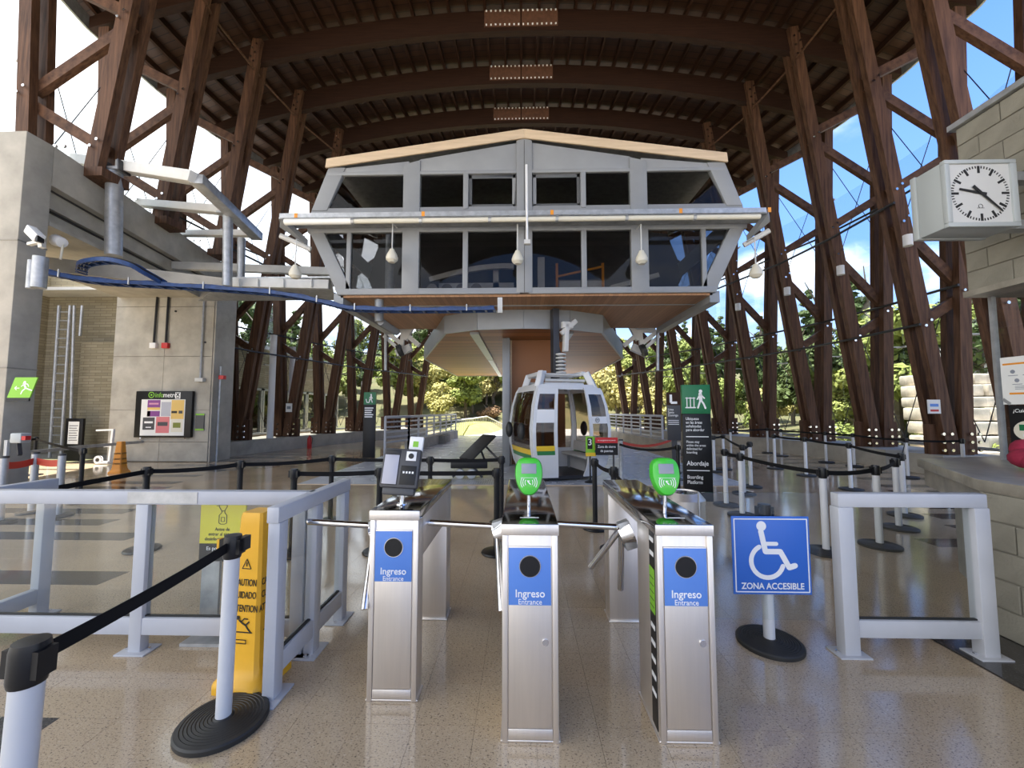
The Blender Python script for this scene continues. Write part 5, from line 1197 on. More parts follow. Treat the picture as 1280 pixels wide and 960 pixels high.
hm.stroke([(-0.18, 1.82), (-0.02, 1.82)], 0.014, ty-0.001); hm.stroke([(-0.18, 1.65), (-0.02, 1.65)], 0.022, ty-0.001)
part('walking_symbol', hm, 'text_white', gp, world=False)
for k, s in enumerate(('Ubíquese', 'en las áreas', 'señalizadas', 'para abordar')): text(s, 0.07, 'text_white', tt, (-0.19, ty, 1.45-k*0.066), bold=0.0049, align='LEFT', sx=0.85)
part('rule_line', MB().bb(-0.19, 0.19, ty-0.001, ty+0.001, 1.125, 1.14), 'text_white', tt, world=False)
for k, s in enumerate(('Please stay', 'within the areas', 'delimited for', 'boarding')): text(s, 0.06, 'text_white', tt, (-0.19, ty, 1.04-k*0.062), bold=0.0035, align='LEFT', sx=0.85)
text('Abordaje', 0.115, 'text_white', tt, (-0.19, ty, 0.66), bold=0.0077, align='LEFT', sx=0.85)
part('rule_line', MB().bb(-0.19, 0.19, ty-0.001, ty+0.001, 0.53, 0.545), 'text_white', tt, world=False)
text('Boarding', 0.088, 'text_white', tt, (-0.19, ty, 0.42), bold=0.0042, align='LEFT', sx=0.85); text('Platform', 0.088, 'text_white', tt, (-0.19, ty, 0.33), bold=0.0042, align='LEFT', sx=0.85)

b = at(843, 560, 9.5)
lt = thing('line_sign', 'narrow dark grey standing sign with a white letter L', 'sign', (b.x, 9.5, 0), R(-7))
part('panel', MB().bb(-0.15, 0.15, -0.03, 0.03, 0.9, 2.02), 'terminal', lt, world=False, bevel=0.005)
part('brown_head', MB().bb(-0.15, 0.15, -0.033, 0.0, 1.72, 2.02), 'wood_purlin', lt, world=False)
part('leg', MB().bb(-0.06, 0.06, -0.02, 0.02, 0.02, 0.9), 'terminal', lt, world=False); part('foot', MB().bb(-0.16, 0.16, -0.16, 0.16, 0, 0.02), 'terminal', lt, world=False)
part('letter_block', MB().stroke([(-0.06, 1.97), (-0.06, 1.78), (0.08, 1.78)], 0.055, -0.036, joints=False), 'text_white', lt, world=False)
for k, s in enumerate(('Línea', 'Santo', 'Domingo')): text(s, 0.075, 'text_white', lt, (-0.13, -0.034, 1.62-k*0.068), bold=0.0052, align='LEFT', sx=0.8)
for k in range(3): part('text_line', MB().bb(-0.13, 0.11, -0.033, -0.03, 1.36-k*0.045, 1.375-k*0.045), 'text_white', lt, world=False)
b = atz(461, 572)
t3 = thing('waste_totem', 'dark totem with a green litter symbol in front of the left railing', 'sign', (b.x, b.y, 0), R(4))
part('body', MB().bb(-0.20, 0.20, -0.05, 0.05, 0, 1.80), 'frame_black', t3, world=False, bevel=0.006)
g3 = part('green_head', MB().bb(-0.20, 0.20, -0.052, 0.05, 1.80, 2.22), 'green_dark', t3, world=False)
part('litter_symbol', man(MB(), 0.05, 1.86, 0.30, -0.054, -1).stroke([(-0.12, 1.98), (-0.09, 1.87), (-0.02, 1.87), (0.0, 1.98)], 0.025, -0.054), 'text_white', g3, world=False)
for k in range(5): part('text_line', MB().bb(-0.16, 0.13-0.03*(k % 3), -0.053, -0.05, 1.66-k*0.075, 1.70-k*0.075), 'text_white', t3, world=False)
# door-closing sign stand near the gondola
b = atz(738, 603)
t4 = thing('number_sign', 'small green and yellow sign with a number 3 on a black stand', 'sign', (b.x, b.y, 0))
part('stand', MB().tube((0, 0, 0.02), (0, 0, 0.75), 0.018, 8).lathe([(0.13, 0), (0.13, 0.015), (0.03, 0.06), (0, 0.06)], n=16), 'black_plastic', t4, world=False)
part('panel', MB().bb(-0.10, 0.10, -0.03, -0.015, 0.66, 1.02), 'green_light', t4, world=False); part('yellow_strip', MB().bb(-0.10, 0.13, -0.031, -0.016, 0.58, 0.66), 'gondola_yellow', t4, world=False)
part('dark_square', MB().bb(-0.06, 0.05, -0.033, -0.03, 0.74, 0.99), 'frame_black', t4, world=False); text('3', 0.20, 'text_white', t4, (-0.005, -0.035, 0.885), bold=0.0070)
b = at(758, 590, 8.85)
t5 = thing('door_zone_sign', 'black sign with red header about door closing, beside the number 3', 'sign', (b.x, 8.85, 0))
part('panel', MB().bb(-0.23, 0.25, -0.02, 0.0, 0.63, 0.89), 'frame_black', t5, world=False); part('red_header', MB().bb(-0.23, 0.25, -0.023, -0.0, 0.89, 1.01), 'red', t5, world=False)
part('leg', MB().tube((0.16, 0, 0.02), (0.16, 0, 0.63), 0.02, 8).lathe([(0.14, 0), (0.14, 0.02), (0, 0.03)], (0.16, 0, 0), 14), 'dark_metal', t5, world=False)
text('Zona de cierre', 0.075, 'text_white', t5, (0.01, -0.0225, 0.81), bold=0.0070, sx=0.85); text('de puertas', 0.075, 'text_white', t5, (0.01, -0.0225, 0.72), bold=0.0070, sx=0.85)
text('no recargarse en las puertas', 0.04, 'text_white', t5, (0.01, -0.0245, 0.95), bold=0.0052, sx=0.85)

# ================================================================ RAMP CART on the deck
b = atz(585, 601)
rc = thing('ramp_cart', 'black folding wheelchair ramp cart tilted up on the deck', 'ramp cart', (b.x, b.y+0.3, 0))
part('crossbar', MB().bb(-0.45, 0.42, -0.05, 0.05, 0.24, 0.46), 'black_plastic', rc, world=False, bevel=0.02)
part('ramp_panel', MB().bar((-0.1, 0.0, 0.45), (0.42, 0.5, 0.98), 0.5, 0.06, up=(0, 0, 1)), 'black_rubber', rc, world=False, bevel=0.015)
for a in (0.0, 0.35): part('strut', MB().tube((a+0.35, 0.1, 0.4), (a*0.3+0.15, 0.4, 0.8), 0.025, 8), 'dark_metal', rc, world=False)
for x in (-0.22, 0.05): part('wheel', MB().lathe([(0, -0.04), (0.11, -0.04), (0.12, 0), (0.11, 0.04), (0, 0.04)], (x, -0.06, 0.12), 18, Matrix.Rotation(math.pi/2, 3, 'X')), 'galv', rc, world=False)
part('frame', MB().bar((-0.40, 0.0, 0.03), (-0.2, 0.0, 0.26), 0.05, 0.05).bar((0.1, 0.0, 0.26), (0.3, 0.0, 0.03), 0.05, 0.05), 'dark_metal', rc, world=False)

# ================================================================ EXIT RAILINGS
def railing(pts, label, h=1.0, base_h=0.0, step=1.15, bars=5):
    pts = [Vector(p+(0,)) for p in pts]; r = thing('railing', label, 'railing', pts[0])
    up = Vector((0, 0, 1))
    for a, b in zip(pts, pts[1:]):
        L = (b-a).length; n = max(1, int(round(L/step)))
        part('top_rail', MB().tube(a+up*(base_h+h), b+up*(base_h+h), 0.05, 8), 'paint_grey', r)
        for k in range(bars): part('bar', MB().bar(a+up*(base_h+0.12+k*(h-0.2)/(bars-0.5)), b+up*(base_h+0.12+k*(h-0.2)/(bars-0.5)), 0.02, 0.06), 'paint_grey', r)
        for k in range(n+1): c = a.lerp(b, k/n); part('post', MB().bar(c+up*0.0, c+up*(base_h+h), 0.07, 0.07), 'paint_grey', r)
    return r
L0, L1, L2 = fp(480, 570), fp(531, 566), fp(567, 548)
railing([(-4.75, 13.9), (-4.35, 15.4), (-3.95, 24.0)], 'grey horizontal-bar railing leading to the exit on the left', 1.0, 0.36)
struct('trim_1', MB().slab([(-4.2, 15.4), (-3.8, 24.0), (-4.1, 24.0), (-4.5, 15.4)], 0, 0.42).bb(-3.92, -3.88, 19.6, 20.6, 0.42, 0.44), 'concrete', label='low concrete kerb wall')
solo('wall_niche', MB().bb(-4.02, -3.72, 19.4, 20.9, -0.01, 0.36), 'concrete_dark', 'dark square recess box in the concrete kerb wall', 'niche')
railing([(5.9, 17.0), (5.2, 25.5)], 'grey horizontal-bar railing behind the gondola on the right', 1.0, 0.36)
struct('trim_2', MB().slab([(5.75, 15.5), (5.05, 25.5), (5.35, 25.5), (6.05, 15.5)], 0, 0.40), 'concrete')
# outdoor fence
def picket(pts, label):
    r = thing('picket_fence', label, 'fence', Vector(pts[0]))
    for a, b in zip(pts, pts[1:]):
        a, b = Vector(a), Vector(b); n = max(2, int((b-a).length/0.42))
        part('top_rail', MB().tube(a+Vector((0, 0, 1.0)), b+Vector((0, 0, 1.0)), 0.05, 6), 'paint_light', r)
        for k in range(n): c = a.lerp(b, k/n); part('picket', MB().bar(c, c+Vector((0, 0, 1.0)), 0.04, 0.04), 'paint_light', r)
picket([(-4.0, 24.5, 0), (-3.6, 30.0, 0), (-2.9, 33.5, 0.1), (-1.4, 38, -0.9)], 'pale picket fence descending beside the exit path')

# ================================================================ LEFT: notice board, wires, ladder, trolley, frames, camera
YW = 12.29
ib = at(204, 546, YW-0.05)
bo = thing('notice_board', 'large black framed notice board with posters on the concrete block', 'notice board', (ib.x, YW, ib.z-0.02))
part('case', MB().bb(-0.90, 0.90, -0.10, 0.0, 0.0, 1.44), 'frame_black', bo, world=False, bevel=0.015)
part('backing', MB().bb(-0.70, 0.69, -0.106, -0.10, 0.06, 1.18), 'paper', bo, world=False)
def sheet(x0, x1, z0, z1, m, k):
    s = part('sheet', MB().bb(x0, x1, -0.110, -0.106, z0, z1), m, bo, world=False); return s
mat('purple', (0.22, 0.05, 0.25), 0.5); mat('magenta_pale', (0.65, 0.30, 0.42), 0.5); mat('amber', (0.75, 0.50, 0.14), 0.5); mat('coral', (0.66, 0.18, 0.20), 0.5); mat('charcoal', (0.05, 0.05, 0.06), 0.5)
sheet(-0.50, -0.10, 0.93, 1.16, 'purple', 0); sheet(-0.50, -0.10, 0.85, 0.93, 'amber', 0); sheet(-0.50, -0.10, 0.65, 0.82, 'purple', 0); sheet(-0.50, -0.40, 0.65, 0.82, 'magenta_pale', 0)
sheet(-0.06, 0.24, 0.66, 1.10, 'screen_light', 0); sheet(0.26, 0.66, 0.57, 1.16, 'amber', 0)
sheet(-0.62, -0.25, 0.24, 0.62, 'charcoal', 0); sheet(-0.20, 0.22, 0.14, 0.64, 'coral', 0); sheet(0.28, 0.64, 0.17, 0.56, 'cream', 0)
for x0, x1, z0, z1, m in ((0.27, 0.45, 0.75, 0.82, 'text_black'), (0.50, 0.62, 0.74, 0.83, 'charcoal'), (-0.57, -0.30, 0.44, 0.50, 'text_white'), (-0.52, -0.35, 0.30, 0.33, 'text_white'), (-0.15, 0.17, 0.36, 0.48, 'charcoal'), (0.34, 0.58, 0.30, 0.46, 'leaf_green'), (-0.45, -0.15, 1.02, 1.07, 'magenta_pale')):
    part('print', MB().bb(x0, x1, -0.112, -0.109, z0, z1), m, bo, world=False)
text('info', 0.21, 'green_light', bo, (-0.28, -0.104, 1.31), bold=0.0070, align='LEFT', sx=0.85); text('metro', 0.21, 'text_white', bo, (-0.03, -0.104, 1.31), bold=0.0070, align='LEFT', sx=0.85)
em = MB().stroke([(-0.40+0.085*math.cos(a), 1.32+0.085*math.sin(a)) for a in [2*math.pi*i/20 for i in range(21)]], 0.022, -0.104); em.disc(-0.40, 1.32, 0.03, -0.104)
part('bubble_logo', em, 'green_light', bo, world=False)
part('box_logo', MB().bb(0.36, 0.52, -0.106, -0.10, 1.20, 1.40), 'text_white', bo, world=False); part('box_mark', MB().stroke([(0.40, 1.38), (0.48, 1.28)], 0.03, -0.108).stroke([(0.48, 1.38), (0.40, 1.28)], 0.03, -0.108).bb(0.39, 0.49, -0.109, -0.105, 1.22, 1.25), 'text_black', bo, world=False)
for x in (-0.72, 0.70): part('mounting_stud', MB().tube((x, -0.05, -0.05), (x, -0.05, 0.0), 0.025, 8), 'chrome', bo, world=False)
ps = at(249, 538, YW-0.02)
sn = thing('extinguisher_notice', 'small dark notice with green edges right of the notice board', 'notice', (ps.x, YW, ps.z))
part('sheet', MB().bb(-0.13, 0.13, -0.02, 0, 0, 0.52), 'terminal', sn, world=False)
for z in (0.0, 0.47): part('green_edge', MB().bb(-0.14, 0.14, -0.024, -0.018, z, z+0.05), 'green_light', sn, world=False)
for px0, pyt, px1, pyb, m, lab in ((197, 366, 192, 432, 'white', 'black conduit ending in a white alarm box, left of the red one'), (211, 366, 207, 432, 'red', 'black conduit ending in a red alarm box on the concrete block')):
    a, c = at(px0, pyt, YW-0.04), at(px1, pyb, YW-0.04)
    t = thing('alarm_box', lab, 'alarm', c); part('conduit', MB().tube(a, c+Vector((0, 0, 0.1)), 0.03, 6), 'cable_black', t); part('box', MB().box(c, (0.2, 0.1, 0.17)), m, t, bevel=0.01)
a, c = at(255, 372, YW-0.04), at(250, 475, YW-0.04)
t = thing('conduit_pipe', 'thin grey conduit with a box on the right of the concrete block', 'conduit', c); part('pipe', MB().tube(a, c, 0.03, 6), 'galv', t); part('box', MB().box(c, (0.26, 0.12, 0.12)), 'paint_light', t, bevel=0.01)
t = thing('corner_pipe', 'thin pipe with a red box along the corner of the concrete block', 'conduit', (-9.62, 12.5, 0)); part('pipe', MB().tube((-9.62, 12.5, 0), (-9.62, 12.5, 3.0), 0.035, 6), 'galv', t); part('red_box', MB().box((-9.55, 12.5, 2.65), (0.16, 0.12, 0.12)), 'red', t)
# ladder rails
ld = thing('wall_ladder', 'tall grey caged ladder fixed to the brick wall', 'ladder', at(75, 570, 12.7))
for px in (66, 80): part('rail', MB().tube(at(px-4, 572, 12.7), at(px+8, 382, 12.7), 0.045, 8), 'galv', ld)
part('cage_rail', MB().tube(at(88, 540, 12.6), at(93, 382, 12.6), 0.04, 8), 'galv', ld); part('cage_rail', MB().tube(at(100, 420, 12.6), at(103, 382, 12.6), 0.04, 8), 'galv', ld)
for k in range(16):
    y = 390+k*11; u = (572-y)/190; part('rung', MB().tube(at(62+12*u, y, 12.7), at(76+12*u, y, 12.7), 0.025, 6), 'galv', ld)
fn = thing('framed_notice', 'black framed white notice stand in front of the brick wall', 'notice', atz(91, 577), 0)
z1 = at(91, 523, 12.3).z
part('frame', MB().bb(-0.28, 0.28, -0.04, 0.04, 0.02, z1), 'frame_black', fn, world=False, bevel=0.01); part('sheet', MB().bb(-0.17, 0.17, -0.046, -0.04, 0.55, z1-0.1), 'paper', fn, world=False)
for k in range(7): part('text_line', MB().bb(-0.14, 0.14-0.03*(k % 2), -0.049, -0.045, 0.66+k*0.075, 0.68+k*0.075), 'charcoal', fn, world=False)
b = atz(131, 580); tr = thing('hand_trolley', 'small white hand trolley with a round wheel beside the orange cone', 'trolley', (b.x, b.y, 0))
part('upright', MB().bar((0.14, 0, 0.06), (0.20, 0, 1.02), 0.07, 0.06), 'white', tr, world=False); part('handle', MB().bar((-0.32, 0, 1.0), (0.22, 0, 1.02), 0.05, 0.05), 'white', tr, world=False)
part('peg', MB().bar((-0.05, 0, 0.52), (0.16, 0, 0.54), 0.04, 0.04), 'white', tr, world=False); part('toe_plate', MB().bar((-0.16, 0, 0.05), (0.18, 0, 0.05), 0.2, 0.05), 'white', tr, world=False)
part('wheel', MB().lathe([(0.05, -0.03), (0.12, -0.03), (0.13, 0), (0.12, 0.03), (0.05, 0.03)], (-0.14, -0.06, 0.13), 18, Matrix.Rotation(math.pi/2, 3, 'X')), 'white', tr, world=False)
part('wheel_hub', MB().lathe([(0, -0.035), (0.06, -0.035), (0.06, 0.035), (0, 0.035)], (-0.14, -0.06, 0.13), 12, Matrix.Rotation(math.pi/2, 3, 'X')), 'black_rubber', tr, world=False)
# exit sign projecting from the pillar
es = at(20, 497, 6.75)
ex = thing('exit_sign', 'green running-man exit sign on the concrete pillar', 'sign', (es.x, 6.85, es.z), R(0))
part('panel', MB().add([Vector(p) for p in ((-0.27, -0.02, 0), (0.14, -0.02, 0), (0.26, -0.02, 0.36), (-0.15, -0.02, 0.36), (-0.27, 0.0, 0), (0.14, 0.0, 0), (0.26, 0.0, 0.36), (-0.15, 0.0, 0.36))], [(0,1,2,3), (7,6,5,4), (0,4,5,1), (1,5,6,2), (2,6,7,3), (3,7,4,0)]), 'green_light', ex, world=False)
rm_ = MB(); y_ = -0.0215
rm_.disc(0.035, 0.27, 0.024, y_); rm_.stroke([(0.02, 0.25), (0.06, 0.17)], 0.035, y_); rm_.stroke([(0.06, 0.17), (0.0, 0.12), (-0.02, 0.07)], 0.02, y_); rm_.stroke([(0.06, 0.17), (0.11, 0.15), (0.17, 0.13)], 0.02, y_); rm_.stroke([(0.02, 0.25), (0.09, 0.24), (0.11, 0.20)], 0.015, y_); rm_.stroke([(0.02, 0.24), (-0.02, 0.20)], 0.015, y_)
rm_.stroke([(-0.06, 0.17), (-0.14, 0.17)], 0.014, y_); rm_.stroke([(-0.11, 0.20), (-0.14, 0.17), (-0.11, 0.14)], 0.014, y_)
part('running_man', rm_, 'text_white', ex, world=False); part('lower_strip', MB().bb(-0.28, 0.13, -0.022, 0.0, -0.06, -0.012), 'frame_black', ex, world=False)
hd = thing('sanitizer_dispenser', 'pale wall dispenser with a red nozzle on the concrete pillar', 'dispenser', at(24, 550, 6.75))
part('body', MB().bb(-0.10, 0.10, -0.06, 0.1, -0.05, 0.12), 'clock_box', hd, world=False, bevel=0.02); part('nozzle', MB().bb(0.10, 0.17, -0.05, 0.03, 0.0, 0.07), 'red', hd, world=False); part('bracket_arm', MB().bar((0, 0, -0.06), (0.1, -0.05, -0.25), 0.05, 0.05), 'dark_metal', hd, world=False); part('post', MB().tube((-0.2, 0, -0.9), (-0.2, 0, 0.0), 0.04, 8), 'galv', hd, world=False)
# camera and horn lamp on the pillar
cc = thing('security_camera', 'white security camera on a bracket at the concrete pillar', 'camera', at(52, 300, 6.6))
part('housing', MB().bar((-0.16, -0.05, 0.17), (0.12, -0.12, -0.04), 0.13, 0.15), 'white', cc, world=False, bevel=0.02); part('lens_glass', MB().box((0.125, -0.125, -0.045), (0.04, 0.1, 0.1)), 'black_plastic', cc, world=False); part('arm', MB().bar((-0.35, 0.1, -0.03), (0.0, 0, -0.03), 0.06, 0.05).bar((0, 0, -0.03), (0.02, 0.0, -0.14), 0.07, 0.07), 'paint_light', cc, world=False)
jb = thing('junction_box', 'grey cylinder pipe end under the security camera', 'pipe', at(48, 360, 6.65)); part('cylinder', MB().tube((0, 0, 0), (0, 0, 0.55), 0.10, 14).tube((-0.17, 0.02, 0), (-0.17, 0.02, 0.5), 0.06, 12), 'galv', jb, world=False)
sl_ = thing('spot_lamp', 'small white spot lamp near the security camera', 'lamp', at(74, 303, 7.6)); part('head', MB().tube((-0.08, 0, 0.05), (0.10, -0.03, -0.02), 0.12, 12, 0.10), 'white', sl_, world=False, bevel=0.01); part('stem', MB().tube((0.08, 0, -0.03), (0.05, 0, -0.35), 0.02, 6), 'cream', sl_, world=False)

# ================================================================ LEFT: steel rail structure and cable tray
rs = thing('rail_gantry', 'galvanised steel beams on round posts above the concrete beam', 'gantry', at(283, 358, 9.4))
YG = 8.6
P0, P1, P2, P3 = at(95, 200, 9.2), at(245, 223, 7.6), at(285, 264, 8.8), at(322, 296, 10.0)
part('rail_beam', MB().bar(P0, P1, 0.26, 0.22), 'paint_light', rs, bevel=0.01); part('rail_beam', MB().bar(P1, P3, 0.26, 0.20), 'galv', rs, bevel=0.01)
part('rail_beam', MB().bar(at(175, 254, 10.4), at(290, 264, 8.8), 0.24, 0.18), 'paint_light', rs, bevel=0.01); part('rail_beam', MB().bar(at(228, 292, 11.5), at(318, 292, 10.0), 0.2, 0.16), 'paint_light', rs, bevel=0.01)
for px, py0, py1, Y, r in ((142, 216, 320, 8.4, 0.15), (284, 270, 358, 8.9, 0.10), (301, 298, 352, 9.8, 0.09), (160, 296, 328, 10.5, 0.14)):
    part('round_post', MB().tube(at(px, py1, Y), at(px+1, py0, Y), r, 16), 'galv', rs)
part('flange', MB().box(at(142, 214, 8.4), (0.5, 0.3, 0.06)), 'galv', rs); part('flange', MB().box(at(284, 268, 8.9), (0.3, 0.3, 0.05)), 'galv', rs)
for px in (135, 155): part('stiffener', MB().bar(at(px, 203, 8.3), at(px, 216, 8.3), 0.03, 0.28, up=(0, 1, 0)), 'dark_metal', rs)
dk = thing('service_walkway', 'grey steel channel walkway from the concrete block to the control room', 'walkway', at(290, 355, 9.2))
part('front_channel', MB().bar(at(288, 353, 9.3), at(412, 356, 9.3), 0.12, 0.22), 'paint_light', dk, bevel=0.01); part('rear_channel', MB().bar(at(60, 326, 11.3), at(420, 340, 11.3), 0.16, 0.22), 'paint_light', dk, bevel=0.01)
for px in (300, 323, 355, 390): part('web_plate', MB().bar(at(px, 349, 9.22), at(px, 359, 9.22), 0.02, 0.08, up=(0, 1, 0)), 'paint_light', dk)
part('wall_channel', MB().bar(at(56, 330, 8.3), at(282, 356, 9.3), 0.1, 0.3), 'concrete', dk); part('deck_plate', MB().slab([(at(288, 353, 9.3).x, 9.35), (at(412, 356, 9.3).x, 9.35), (at(420, 340, 11.3).x, 11.3), (at(250, 336, 11.3).x, 11.3)], at(350, 350, 9.3).z+0.06, at(350, 350, 9.3).z+0.1), 'galv', dk, False)
def catmull(P, n=8):
    P = [Vector(p) for p in P]; out = []
    for i in range(len(P)-1):
        p0, p1, p2, p3 = P[max(i-1, 0)], P[i], P[i+1], P[min(i+2, len(P)-1)]
        for k in range(n):
            t = k/n; out.append(0.5*((2*p1)+(-p0+p2)*t+(2*p0-5*p1+4*p2-p3)*t*t+(-p0+3*p1-3*p2+p3)*t**3))
    return out+[P[-1]]
tl = [(58, 341, 7.2), (120, 352, 7.6), (200, 357, 8.1), (280, 362, 8.5), (350, 368, 8.7), (400, 377, 8.8), (440, 386, 8.85), (500, 388, 8.9), (560, 388, 8.9), (618, 387, 8.9)]
pts = catmull([at(*q) for q in tl])
ct = thing('cable_tray', 'long blue cable tray curving under the control room', 'cable tray', pts[0])
part('tray_side', MB().sweep([p+Vector((0, -0.13, 0)) for p in pts], 0.02, 0.07), 'tray_blue', ct); part('tray_side', MB().sweep([p+Vector((0, 0.13, 0)) for p in pts], 0.02, 0.07), 'tray_blue', ct)
for k in range(0, len(pts), 1):
    if k % 2 == 0: part('tray_rung', MB().bar(pts[k]+Vector((0, -0.13, -0.03)), pts[k]+Vector((0, 0.13, -0.03)), 0.05, 0.02), 'tray_blue', ct)
for j in range(5): part('cable', MB().path([p+Vector((0, -0.1+0.05*j, 0.04+0.018*math.sin(k*0.9+j*2))) for k, p in enumerate(pts)], 0.016, 6), 'cable_black' if j % 2 else 'tray_blue', ct)
for k in range(4, len(pts), 9): part('tray_hanger', MB().bar(pts[k]+Vector((0, -0.15, -0.05)), pts[k]+Vector((0, -0.15, 0.10)), 0.025, 0.02, up=(0, 1, 0)), 'galv', ct)
tl2 = [(102, 340, 7.9), (106, 330, 7.7), (135, 326, 7.5), (165, 332, 7.6), (185, 343, 7.8), (205, 354, 8.1)]
pts = catmull([at(*q) for q in tl2])
c2 = thing('cable_loop', 'blue cable tray branch arching above the main tray', 'cable tray', pts[0])
part('tray_side', MB().sweep([p+Vector((0, -0.1, 0)) for p in pts], 0.02, 0.08), 'tray_blue', c2); part('tray_side', MB().sweep([p+Vector((0, 0.1, 0)) for p in pts], 0.02, 0.08), 'tray_blue', c2)
for j in range(3): part('cable', MB().path([p+Vector((0, -0.06+0.06*j, 0.05)) for p in pts], 0.018, 6), 'tray_blue' if j else 'cable_black', c2)
for k in range(0, len(pts), 3): part('tray_rung', MB().bar(pts[k]+Vector((0, -0.1, -0.03)), pts[k]+Vector((0, 0.1, -0.03)), 0.05, 0.02), 'tray_blue', c2)
for i, (x, y, zt) in enumerate(((-9.9, 15.6, 4.6), (-10.1, 17.3, 4.4), (-8.7, 21.8, 3.2))):
    solo('drain_pipe', MB().tube((x, y, 0.5), (x, y, zt), 0.12, 12), 'white', 'white vertical pipe between the left timber legs, '+('nearest', 'middle', 'farthest')[i]+' of three', 'pipe', 'white pipes on the left', loc=(x, y, 0.5))
fe = thing('fire_extinguisher', 'small red fire extinguisher on the left plinth front', 'fire extinguisher', (-8.9, 16.7, 0)); part('bottle', MB().lathe([(0.08, 0), (0.09, 0.02), (0.09, 0.42), (0.04, 0.5), (0.03, 0.55), (0, 0.55)], n=14), 'red', fe, world=False); part('hose', MB().path([(0.03, 0, 0.52), (0.14, -0.02, 0.45), (0.12, -0.04, 0.2)], 0.014, 6), 'black_rubber', fe, world=False)

# ================================================================ OUTSIDE: trees, shrubs, stone terrace, house
def crown_mesh(name, n, R0, H, m, seed, kind):
    r = random.Random(seed); vs, fs = [], []
    blobs = []
    if kind == 'broad':
        for i in range(11): a = r.uniform(0, 6.28); d = r.uniform(0, 0.75)*R0; blobs.append((Vector((d*math.cos(a), d*math.sin(a), H*(0.35+0.5*r.random()))), R0*r.uniform(0.32, 0.55)))
    elif kind == 'pine':
        for i in range(16): u = i/15; rr = R0*(1-u)*0.8+0.2; a = i*2.4; blobs.append((Vector((rr*0.5*math.cos(a), rr*0.5*math.sin(a), H*(0.18+0.78*u))), rr*0.55+0.15))
    else:
        for i in range(8): a = r.uniform(0, 6.28); d = r.uniform(0, 0.7)*R0; blobs.append((Vector((d*math.cos(a), d*math.sin(a), H*r.uniform(0.2, 0.6))), R0*r.uniform(0.35, 0.55)))
    for i in range(n):
        c, br = blobs[r.randrange(len(blobs))]
        d = Vector((r.gauss(0, 1), r.gauss(0, 1), r.gauss(0, 1))).normalized()*br*(r.random()**0.25)
        d.z *= 0.75 if kind != 'pine' else 0.5
        p = c+d; s = r.uniform(0.10, 0.24)*(R0/2.2)
        nrm = (d.normalized()+Vector((r.uniform(-.7, .7), r.uniform(-.7, .7), r.uniform(-.2, 1)))).normalized(); u = nrm.orthogonal().normalized(); w = nrm.cross(u); a = r.uniform(0, 6.28); u, w = u*math.cos(a)+w*math.sin(a), w*math.cos(a)-u*math.sin(a)
        k = len(vs); vs += [p-u*s, p+w*s*0.55-nrm*s*0.15, p+u*s, p-w*s*0.55-nrm*s*0.15]; fs.append((k, k+1, k+2, k+3))
    me = bpy.data.meshes.new(name); me.from_pydata([tuple(v) for v in vs], [], fs); me.materials.append(MATS[m]); return me
def trunk_mesh(H, r0, seed):
    r = random.Random(seed); mb = MB(); pts = [(0.15*r.uniform(-1, 1)*k, 0.15*r.uniform(-1, 1)*k, H*0.7*k/5) for k in range(6)]; pts[0] = (0, 0, -1.0)
    mb.path(pts, r0, 7)
    for i in range(5):
        p = Vector(pts[2+i % 4]); a = r.uniform(0, 6.28); mb.tube(p, p+Vector((math.cos(a)*H*0.18, math.sin(a)*H*0.18, H*0.2)), r0*0.5, 5, r0*0.15)
    return mb.mesh('trunk', 'bark')
KINDS = {}
def kind(name, n, R0, H, m, seed, k, tr): KINDS[name] = [(crown_mesh('crown', n, R0, H, m, seed+i, k), trunk_mesh(H, tr, seed+i)) for i in range(2)]
kind('oak', 3200, 2.6, 6.0, 'leaf_green', 1, 'broad', 0.16); kind('dark', 3400, 2.6, 7.0, 'leaf_dark', 11, 'broad', 0.18); kind('pine', 3200, 2.4, 9.5, 'leaf_dark', 21, 'pine', 0.2)
kind('gold', 2600, 2.2, 4.4, 'leaf_yellow', 31, 'broad', 0.12); kind('shrub', 1500, 1.5, 1.7, 'leaf_brown', 41, 'shrub', 0.06); kind('bush', 1500, 1.5, 2.0, 'leaf_green', 51, 'shrub', 0.06)
TL = {'oak': ('olive green broadleaf tree outside', 'tree'), 'dark': ('dark green dense tree outside', 'tree'), 'pine': ('tall dark conifer outside', 'tree'),
      'gold': ('yellow green sunlit tree outside', 'tree'), 'shrub': ('brown dry shrub outside', 'shrub'), 'bush': ('low green bush outside', 'bush')}
rt = random.Random(77)
def plant(k, x, y, s, label=None, z=None):
    cm, tm = KINDS[k][rt.randrange(2)]
    nm = {'oak': 'hillside_tree', 'dark': 'dense_tree', 'pine': 'conifer', 'gold': 'sunlit_tree', 'shrub': 'dry_shrub', 'bush': 'green_bush'}[k]
    side = 'far left' if x < -26 else 'left' if x < -9 else 'right' if x > 9 else 'middle'; side = 'far right' if x > 30 else side
    dist = math.hypot(x, y); dist = 'nearest row' if dist < 36 else 'second row' if dist < 46 else 'third row' if dist < 58 else 'back row'
    t = thing(nm, label or TL[k][0]+', '+side+' slope, '+dist, TL[k][1], (x, y, hill_z(x, y) if z is None else z), rt.uniform(0, 6.28), None if label else nm.replace('_', ' ')+' group outside the hall')
    for n, me in (('crown', cm), ('trunk', tm)):
        o = link(n, me, t); o.scale = (s, s, s*rt.uniform(0.9, 1.15))
cnt = 0
